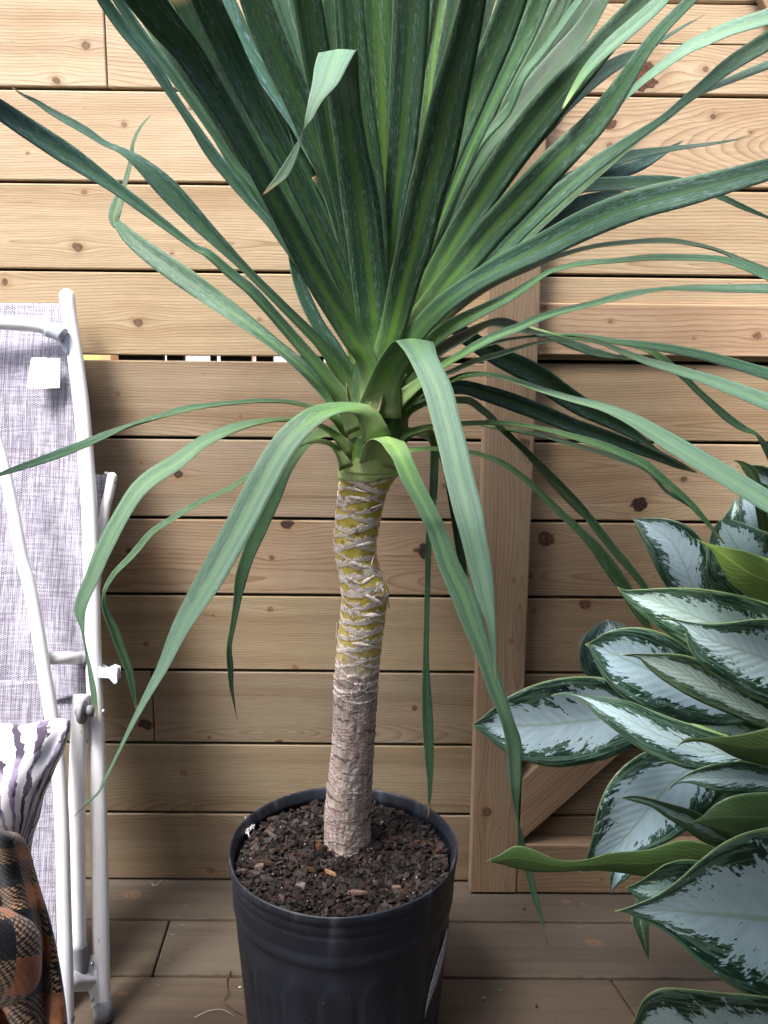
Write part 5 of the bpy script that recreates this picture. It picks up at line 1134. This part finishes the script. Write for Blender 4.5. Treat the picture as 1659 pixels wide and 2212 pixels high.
# second leg tube seen through the rails: the raised foot part behind the rail
arm = [(242, 1031), (238, 1054), (233, 1075), (228, 1095), (221, 1140), (214, 1190), (207, 1250), (202, 1330), (198, 1450)]
pts = path(arm, -.026, 30); P_, Q_ = capsule_ends(pts, .0085); V, F = tube_data(P_, Q_, 18); mesh_obj('rear_rail', V, F, M['enamel'], ch)
a = path([(226, 1023), (236, 1025), (243, 1033), (247, 1045)], -.024, 8); V, F = tube_data(a, .0035, 10); mesh_obj('end_trim', V, F, M['grey_plastic'], ch)
def sling_patch(name, colA, colB, da_fn, nu=24, nv=60):
    """colA/colB: left and right edges as px polylines of equal count"""
    A_ = catmull(colA, nv); B_ = catmull(colB, nv); V, F, U = [], [], []
    for i in range(nv+1):
        for j in range(nu+1):
            u = j/nu; x = A_[i][0]*(1-u)+B_[i][0]*u; y = A_[i][1]*(1-u)+B_[i][1]*u
            p = ln(x, y, da_fn(u, i/nv)); V.append(p); U.append((p.x, p.z*1.04))
    for i in range(nv):
        for j in range(nu): a = i*(nu+1)+j; F.append((a, a+1, a+nu+2, a+nu+1))
    o = mesh_obj(name, V, F, M['sling'], ch, uvs=U); solid(o, .0014); return o
sling_patch('sling', [(-90, 654), (-90, 900), (-90, 1200), (-90, 1575)], [(136, 656), (166, 900), (183, 1200), (188, 1497)], lambda u, v: -.010-.016*math.sin(math.pi*min(1, max(0, u*1.05)))+.004*math.sin(v*9))
sling_patch('sling_hem', [(60, 1496), (60, 1530), (60, 1560), (60, 1580)], [(187, 1500), (181, 1525), (172, 1550), (163, 1572)], lambda u, v: -.022, 8, 10)
sling_patch('sling', [(-90, 1470), (-90, 1800), (-90, 2000), (-90, 2300)], [(98, 1470), (128, 1800), (133, 2000), (139, 2300)], lambda u, v: -.006+.006*math.sin(u*3))
sling_patch('rear_sling', [(190, 1024), (196, 1060), (200, 1110), (203, 1150)], [(230, 1026), (224, 1060), (215, 1105), (207, 1145)], lambda u, v: -.030, 6, 10)
# head bar across the top with its plastic clip
hb = path([(-90, 700), (-20, 697), (40, 699), (85, 704), (112, 712), (136, 724)], .022, 24); V, F = tube_data(hb, [.0115]*17+[.0112, .011, .0108, .0106, .0104, .0104, .0104, .0104], 20); mesh_obj('head_bar', V, F, M['enamel'], ch)
cl = path([(104, 712), (120, 717), (138, 725)], .0225, 6); V, F = tube_data(cl, .0126, 20); mesh_obj('clip', V, F, M['pale_plastic'], ch)
cl = path([(137, 728), (141, 745), (147, 765)], .012, 8); V, F = tube_data(cl, [.008, .008, .0078, .0074, .007, .006, .005, .0035, .002], 14); mesh_obj('clip', V, F, M['pale_plastic'], ch)
# tie cord, blank paper tag
V = [ln(68, 773, .012), ln(130, 774, .012), ln(129, 806, .014), ln(129, 838, .010), ln(92, 839, .016), ln(58, 836, .012), ln(63, 804, .016), ln(97, 805, .018), ln(99, 773, .013)]
tg = mesh_obj('paper_tag', V, [(0, 8, 7, 6), (8, 1, 2, 7), (6, 7, 4, 5), (7, 2, 3, 4)], M['paper'], ch, smooth=False); solid(tg, .0008); tg['label'] = 'blank white square tag'
V, F = tube_data([ln(106, 706, .034), ln(105, 740, .02), ln(104, 775, .014)], .0006, 6); mesh_obj('cord', V, F, M['pale_plastic'], ch)
# locking knob, bolts
def disc(name, c, axis, r, h, mat, rb=0.0):
    axis = axis.normalized(); V, F = tube_data([c-axis*h/2, c-axis*(h/2-rb), c+axis*(h/2-rb), c+axis*h/2] if rb else [c-axis*h/2, c+axis*h/2], [r-rb, r, r, r-rb] if rb else r, 28)
    return mesh_obj(name, V, F, mat, ch, smooth=True)
ax = Vector((1, 0, 0.02))
c = ln(178, 1538, .036); knob_ = disc('knob', c, ax, .0185, .0085, M['grey_plastic'], .0015)
disc('knob_hub', c+Vector((.009, .004, 0)), ax, .009, .012, M['grey_plastic']).parent = knob_
disc('bolt', c-Vector((.0075, 0, 0)), ax, .0055, .006, M['steel'], .001)
disc('bolt', ln(224.5, 1538, .0), ax, .006, .006, M['steel'], .0015)
disc('bolt', ln(154, 2201, .07), ax, .006, .008, M['steel'], .0015)
V, F = [], []
# hook of pale plastic on the rail
hk = [(214, 1442), (224, 1447), (234, 1450), (241, 1442), (250, 1443), (253, 1456), (251, 1470), (247, 1477)]
pts = [Vector(p) for p in catmull([tuple(ln(x, y, .006)) for x, y in hk], 20)]
V, F = tube_data(pts, .0028, 10, oval=1.0); hook_ = mesh_obj('hook', V, F, M['pale_plastic'], ch)
V, F = [], []
A_ = [ln(x, y, .012) for x, y in ((214, 1462), (236, 1463), (247, 1475), (251, 1473), (250, 1450), (240, 1446), (230, 1456), (214, 1446))]
B_ = [p + Vector((0, .02, 0)) for p in A_]; V = A_+B_; n = len(A_); F = [tuple(range(n)), tuple(reversed(range(n, 2*n)))]+[(i, (i+1) % n, n+(i+1) % n, n+i) for i in range(n)]
hk2 = mesh_obj('hook_web', V, F, M['pale_plastic'], ch, smooth=False); bevel(hk2, .0015); hk2.parent = hook_
# bottom bracket and plate
a, b = ln(150, 2121, .05), ln(200, 2117, .0)
V, F = tube_data([a, b], [.0155, .0165], 4, ovdir=Vector((0, 1, 1))); o = mesh_obj('bracket', V, F, M['enamel'], ch, smooth=False); bevel(o, .004, 3)
pl = [(199, 2066), (206, 2072), (208, 2110), (208, 2150), (206, 2168), (200, 2171), (197, 2150), (193, 2138), (192, 2100), (196, 2080)]
A_ = [ln(x, y, .014) for x, y in pl]; B_ = [p+Vector((0, .012, 0)) for p in A_]; n = len(A_)
F = [tuple(range(n)), tuple(reversed(range(n, 2*n)))]+[(i, (i+1) % n, n+(i+1) % n, n+i) for i in range(n)]
o = mesh_obj('bracket_plate', A_+B_, F, M['enamel'], ch, smooth=False); bevel(o, .002, 3)
disc('bolt', ln(199, 2082, .016), ax, .004, .004, M['steel'], .001); disc('bolt', ln(199, 2158, .016), ax, .004, .004, M['steel'], .001)

# ================================================================== PILLOW and BLANKET
def patch(name, corners_fn, nu, nv, mat, uvfn, close=None):
    V, F, U = [], [], []
    for i in range(nv+1):
        for j in range(nu+1): V.append(corners_fn(j/nu, i/nv)); U.append(uvfn(j/nu, i/nv))
    for i in range(nv):
        for j in range(nu): a = i*(nu+1)+j; F.append((a, a+1, a+nu+2, a+nu+1))
    return V, F, U
top_e = [(-230, 1590), (-120, 1572), (0, 1562), (40, 1566), (89, 1558), (128, 1552), (152, 1556)]
rt_e = [(152, 1556), (150, 1585), (139, 1618), (122, 1655), (108, 1690), (95, 1722), (86, 1765), (74, 1800), (66, 1850), (60, 1905)]
te = catmull(top_e, 40); re = catmull(rt_e, 40)
def pil(side):
    def f(u, v):
        # u 0 left .. 1 right, v 0 top .. 1 bottom ; right edge slides inwards as it goes down
        k = u*40; i = min(int(k), 39); tx = te[i][0]+(te[i+1][0]-te[i][0])*(k-i); ty = te[i][1]+(te[i+1][1]-te[i][1])*(k-i)
        k = v*40; i = min(int(k), 39); rx = re[i][0]+(re[i+1][0]-re[i][0])*(k-i); ry = re[i][1]+(re[i+1][1]-re[i][1])*(k-i)
        x = tx + (rx-152)*1.0*(0.55+0.45*u); y = ty + (ry-1556)*(1.06-0.06*u)
        puff = (max(0, math.sin(math.pi*u))**.55)*(max(0, math.sin(math.pi*v))**.55)
        wr = 0.010*math.sin(u*20+v*7)*max(0, u-.55)*(1-v)*2*math.exp(-((v-.25)/.3)**2) + 0.004*mnoise.noise(Vector((u*6, v*6, 0)))
        return atl(x, y, -.60-(.055*puff+wr*min(1, puff*3))*side, .10)
    return f
V, F, U = patch('p', pil(1), 46, 46, None, lambda u, v: (u, 1-v)); V2, F2, U2 = patch('p', pil(-1), 46, 46, None, lambda u, v: (u, 1-v))
n = len(V); pw_ = mesh_obj('pillow', V+V2, F+[tuple(reversed([i+n for i in f])) for f in F2], M['pillow'], None, uvs=U+U2)
tag(pw_, 'white cushion with purple palm frond print propped against the folded chair', 'cushion')
# blanket: a thrown plaid rising from the deck, folds as real relief
be = [(-230, 1800), (-100, 1792), (-30, 1797), (10, 1803), (34, 1808), (48, 1822)]
br = [(48, 1822), (58, 1845), (66, 1875), (80, 1925), (96, 1975), (110, 2030), (121, 2085), (131, 2150), (138, 2212), (146, 2330), (160, 2480), (170, 2600)]
te2 = catmull(be, 40); re2 = catmull(br, 60)
def bl(u, v):
    k = u*40; i = min(int(k), 39); tx = te2[i][0]+(te2[i+1][0]-te2[i][0])*(k-i); ty = te2[i][1]+(te2[i+1][1]-te2[i][1])*(k-i)
    k = v*60; i = min(int(k), 59); rx = re2[i][0]+(re2[i+1][0]-re2[i][0])*(k-i); ry = re2[i][1]+(re2[i+1][1]-re2[i][1])*(k-i)
    x = tx+(rx-48)*(0.25+0.75*u); y = ty+(ry-1822)
    edge = min(1, (1-u)*9); topd = min(1, v*14)
    round_ = math.sqrt(max(0, 1-(1-edge)**2)); rt2 = math.sqrt(max(0, 1-(1-topd)**2))
    fold = 0.020*math.sin((x-0.10*(y-1800))*0.060+0.6) + 0.010*math.sin((x+0.35*(y-1800))*0.045+2) + .004*mnoise.noise(Vector((x*.03, y*.03, 0)))
    P = atl(x, y, -.70 - (.03*round_*rt2) - fold*min(round_, rt2) + .012, .06)
    return P
V, F, U = patch('b', bl, 70, 150, None, lambda u, v: ((u*270-0.30*v*60+6)/150.0+0.30, v*790/150.0+0.70+u*0.5))
# the rolled lobe lying in front
def lobe(u, v):
    a = v*math.pi*1.0 - math.pi*0.5
    cx = -60 + 142*math.cos((u-0.5)*0.25)*(1-0.25*abs(v-.5)); 
    x = -160 + (82+160)*u*(1-0.35*(2*v-1)**4) ; y = 1975 + v*175 + 30*u*(v-.3) - 25*(1-u)
    bulge = math.sqrt(max(0, 1-(2*v-1)**2))*math.sqrt(max(0, 1-max(0, u*1.15-.15)**4))
    return atl(x, y, -.735-.045*bulge, .06)
n = len(V); V2, F2, U2 = patch('c', lobe, 40, 40, None, lambda u, v: (u*1.5+0.30, v*1.3+.50+u*.4))
bk = mesh_obj('blanket', V+V2, F+[tuple(i+n for i in f) for f in F2], M['blanket'], None, uvs=U+U2); solid(bk, .004, -1)
tag(bk, 'crumpled rust, tan and black plaid wool blanket at the lower left', 'blanket')
# woollen nap: short fibres standing off the weave near its edge
me = bk.data; rn = random.Random(5); V, F = [], []
nv0 = len(me.vertices)
for i in range(5000):
    v = me.vertices[rn.randrange(nv0)]; p = v.co.copy() + Vector((rn.uniform(-1, 1), 0, rn.uniform(-1, 1)))*.003; d = (CAM-p).normalized()*rn.uniform(.001, .003)+Vector((rn.gauss(0, 1), rn.gauss(0, .5), rn.gauss(0, 1)))*.0015
    s_ = Vector((-d.z, 0, d.x)).normalized()*.00018; n = len(V); V += [p-s_, p+s_, p+d]; F.append((n, n+1, n+2))
fz = mesh_obj('wool_nap', V, F, simple('wool_fibre', (.16, .08, .045), .95, .1), bk, smooth=False); fz['kind'] = 'stuff'

# ================================================================== small litter on the deck
def twig(name, pts, r, col, lab):
    P = [Vector(p)+Vector((0, 0, r)) for p in catmull([tuple(atz(x, y, 0)+Vector((0, 0, h))) for x, y, h in pts], 24)]
    V, F = tube_data(P, [r*(1-.6*i/24) for i in range(25)], 6); o = mesh_obj(name, V, F, simple(name+'_colour', col, .8, .2)); tag(o, lab, 'twig'); return o
twig('dry_root', [(498, 2102, .001), (488, 2125, .004), (491, 2150, .006), (483, 2166, .003), (497, 2178, .002), (512, 2190, .004), (530, 2199, .002)], .0012, (.12, .07, .04), 'thin dry brown root lying on the deck left of the pot')
twig('pale_thread', [(420, 2200, .001), (450, 2188, .003), (480, 2186, .004), (505, 2196, .001)], .0005, (.5, .45, .38), 'pale hair thin fibre curled on the deck by the pot base')
twig('pale_thread', [(328, 1909, .002), (332, 1918, .004), (342, 1914, .006), (352, 1903, .004)], .0005, (.5, .45, .38), 'pale hair thin fibre on the deck against the fence foot')
def bit(x, y, L, W, col, lab, ang):
    c = atz(x, y, .0012); V = []
    for sgn in (0, 1):
        for k in range(8): a = k*math.pi/4; px, py = L/2*math.cos(a), W/2*math.sin(a); V.append(c+Vector((px*math.cos(ang)-py*math.sin(ang), px*math.sin(ang)+py*math.cos(ang), sgn*.0012)))
    F = [tuple(reversed(range(8))), tuple(range(8, 16))]+[(k, (k+1) % 8, 8+(k+1) % 8, 8+k) for k in range(8)]
    o = mesh_obj('leaf_scrap', V, F, simple('scrap', col, .8, .2)); tag(o, lab, 'leaf scrap')
bit(1079, 2140, .010, .004, (.10, .16, .05), 'small green leaf scrap on the deck right of the pot, upper one', -.6)
bit(1045, 2157, .011, .007, (.13, .17, .08), 'small curled green leaf scrap on the deck right of the pot, lower one', .8)
bit(1133, 1964, .006, .004, (.06, .02, .015), 'tiny dark red crumb on the deck below the gate post', .2)
bit(1159, 2174, .007, .004, (.03, .02, .015), 'tiny dark crumb on the deck near the bottom edge', 1.4)
bit(518, 2133, .005, .003, (.6, .6, .58), 'tiny white crumb on the deck left of the pot', .3)

rg = random.Random(9); V, F = [], []
for i in range(420):
    x, y = rg.uniform(-.75, .9), rg.uniform(-1.0, -.02)
    if math.hypot(x-PC.x, y-PC.y) < RR*.86: continue
    if rg.random() < .5: y = -.1156-.1423*rg.randrange(0, 6)+rg.gauss(0, .004)
    r = rg.uniform(.0005, .0016); n = len(V); a0 = rg.uniform(0, 6)
    for k in range(4): V.append(Vector((x+r*math.cos(a0+k*1.57)*rg.uniform(.6, 1.8), y+r*math.sin(a0+k*1.57), .0006)))
    V.append(Vector((x, y, .0006+r*.7))); F += [(n+k, n+(k+1) % 4, n+4) for k in range(4)]
gr = mesh_obj('grit', V, F, simple('soil_grit', (.035, .025, .018), .9, .2), None, smooth=False); tag(gr, 'tiny dark crumbs of soil scattered over the deck boards', 'soil crumbs', kind='stuff')
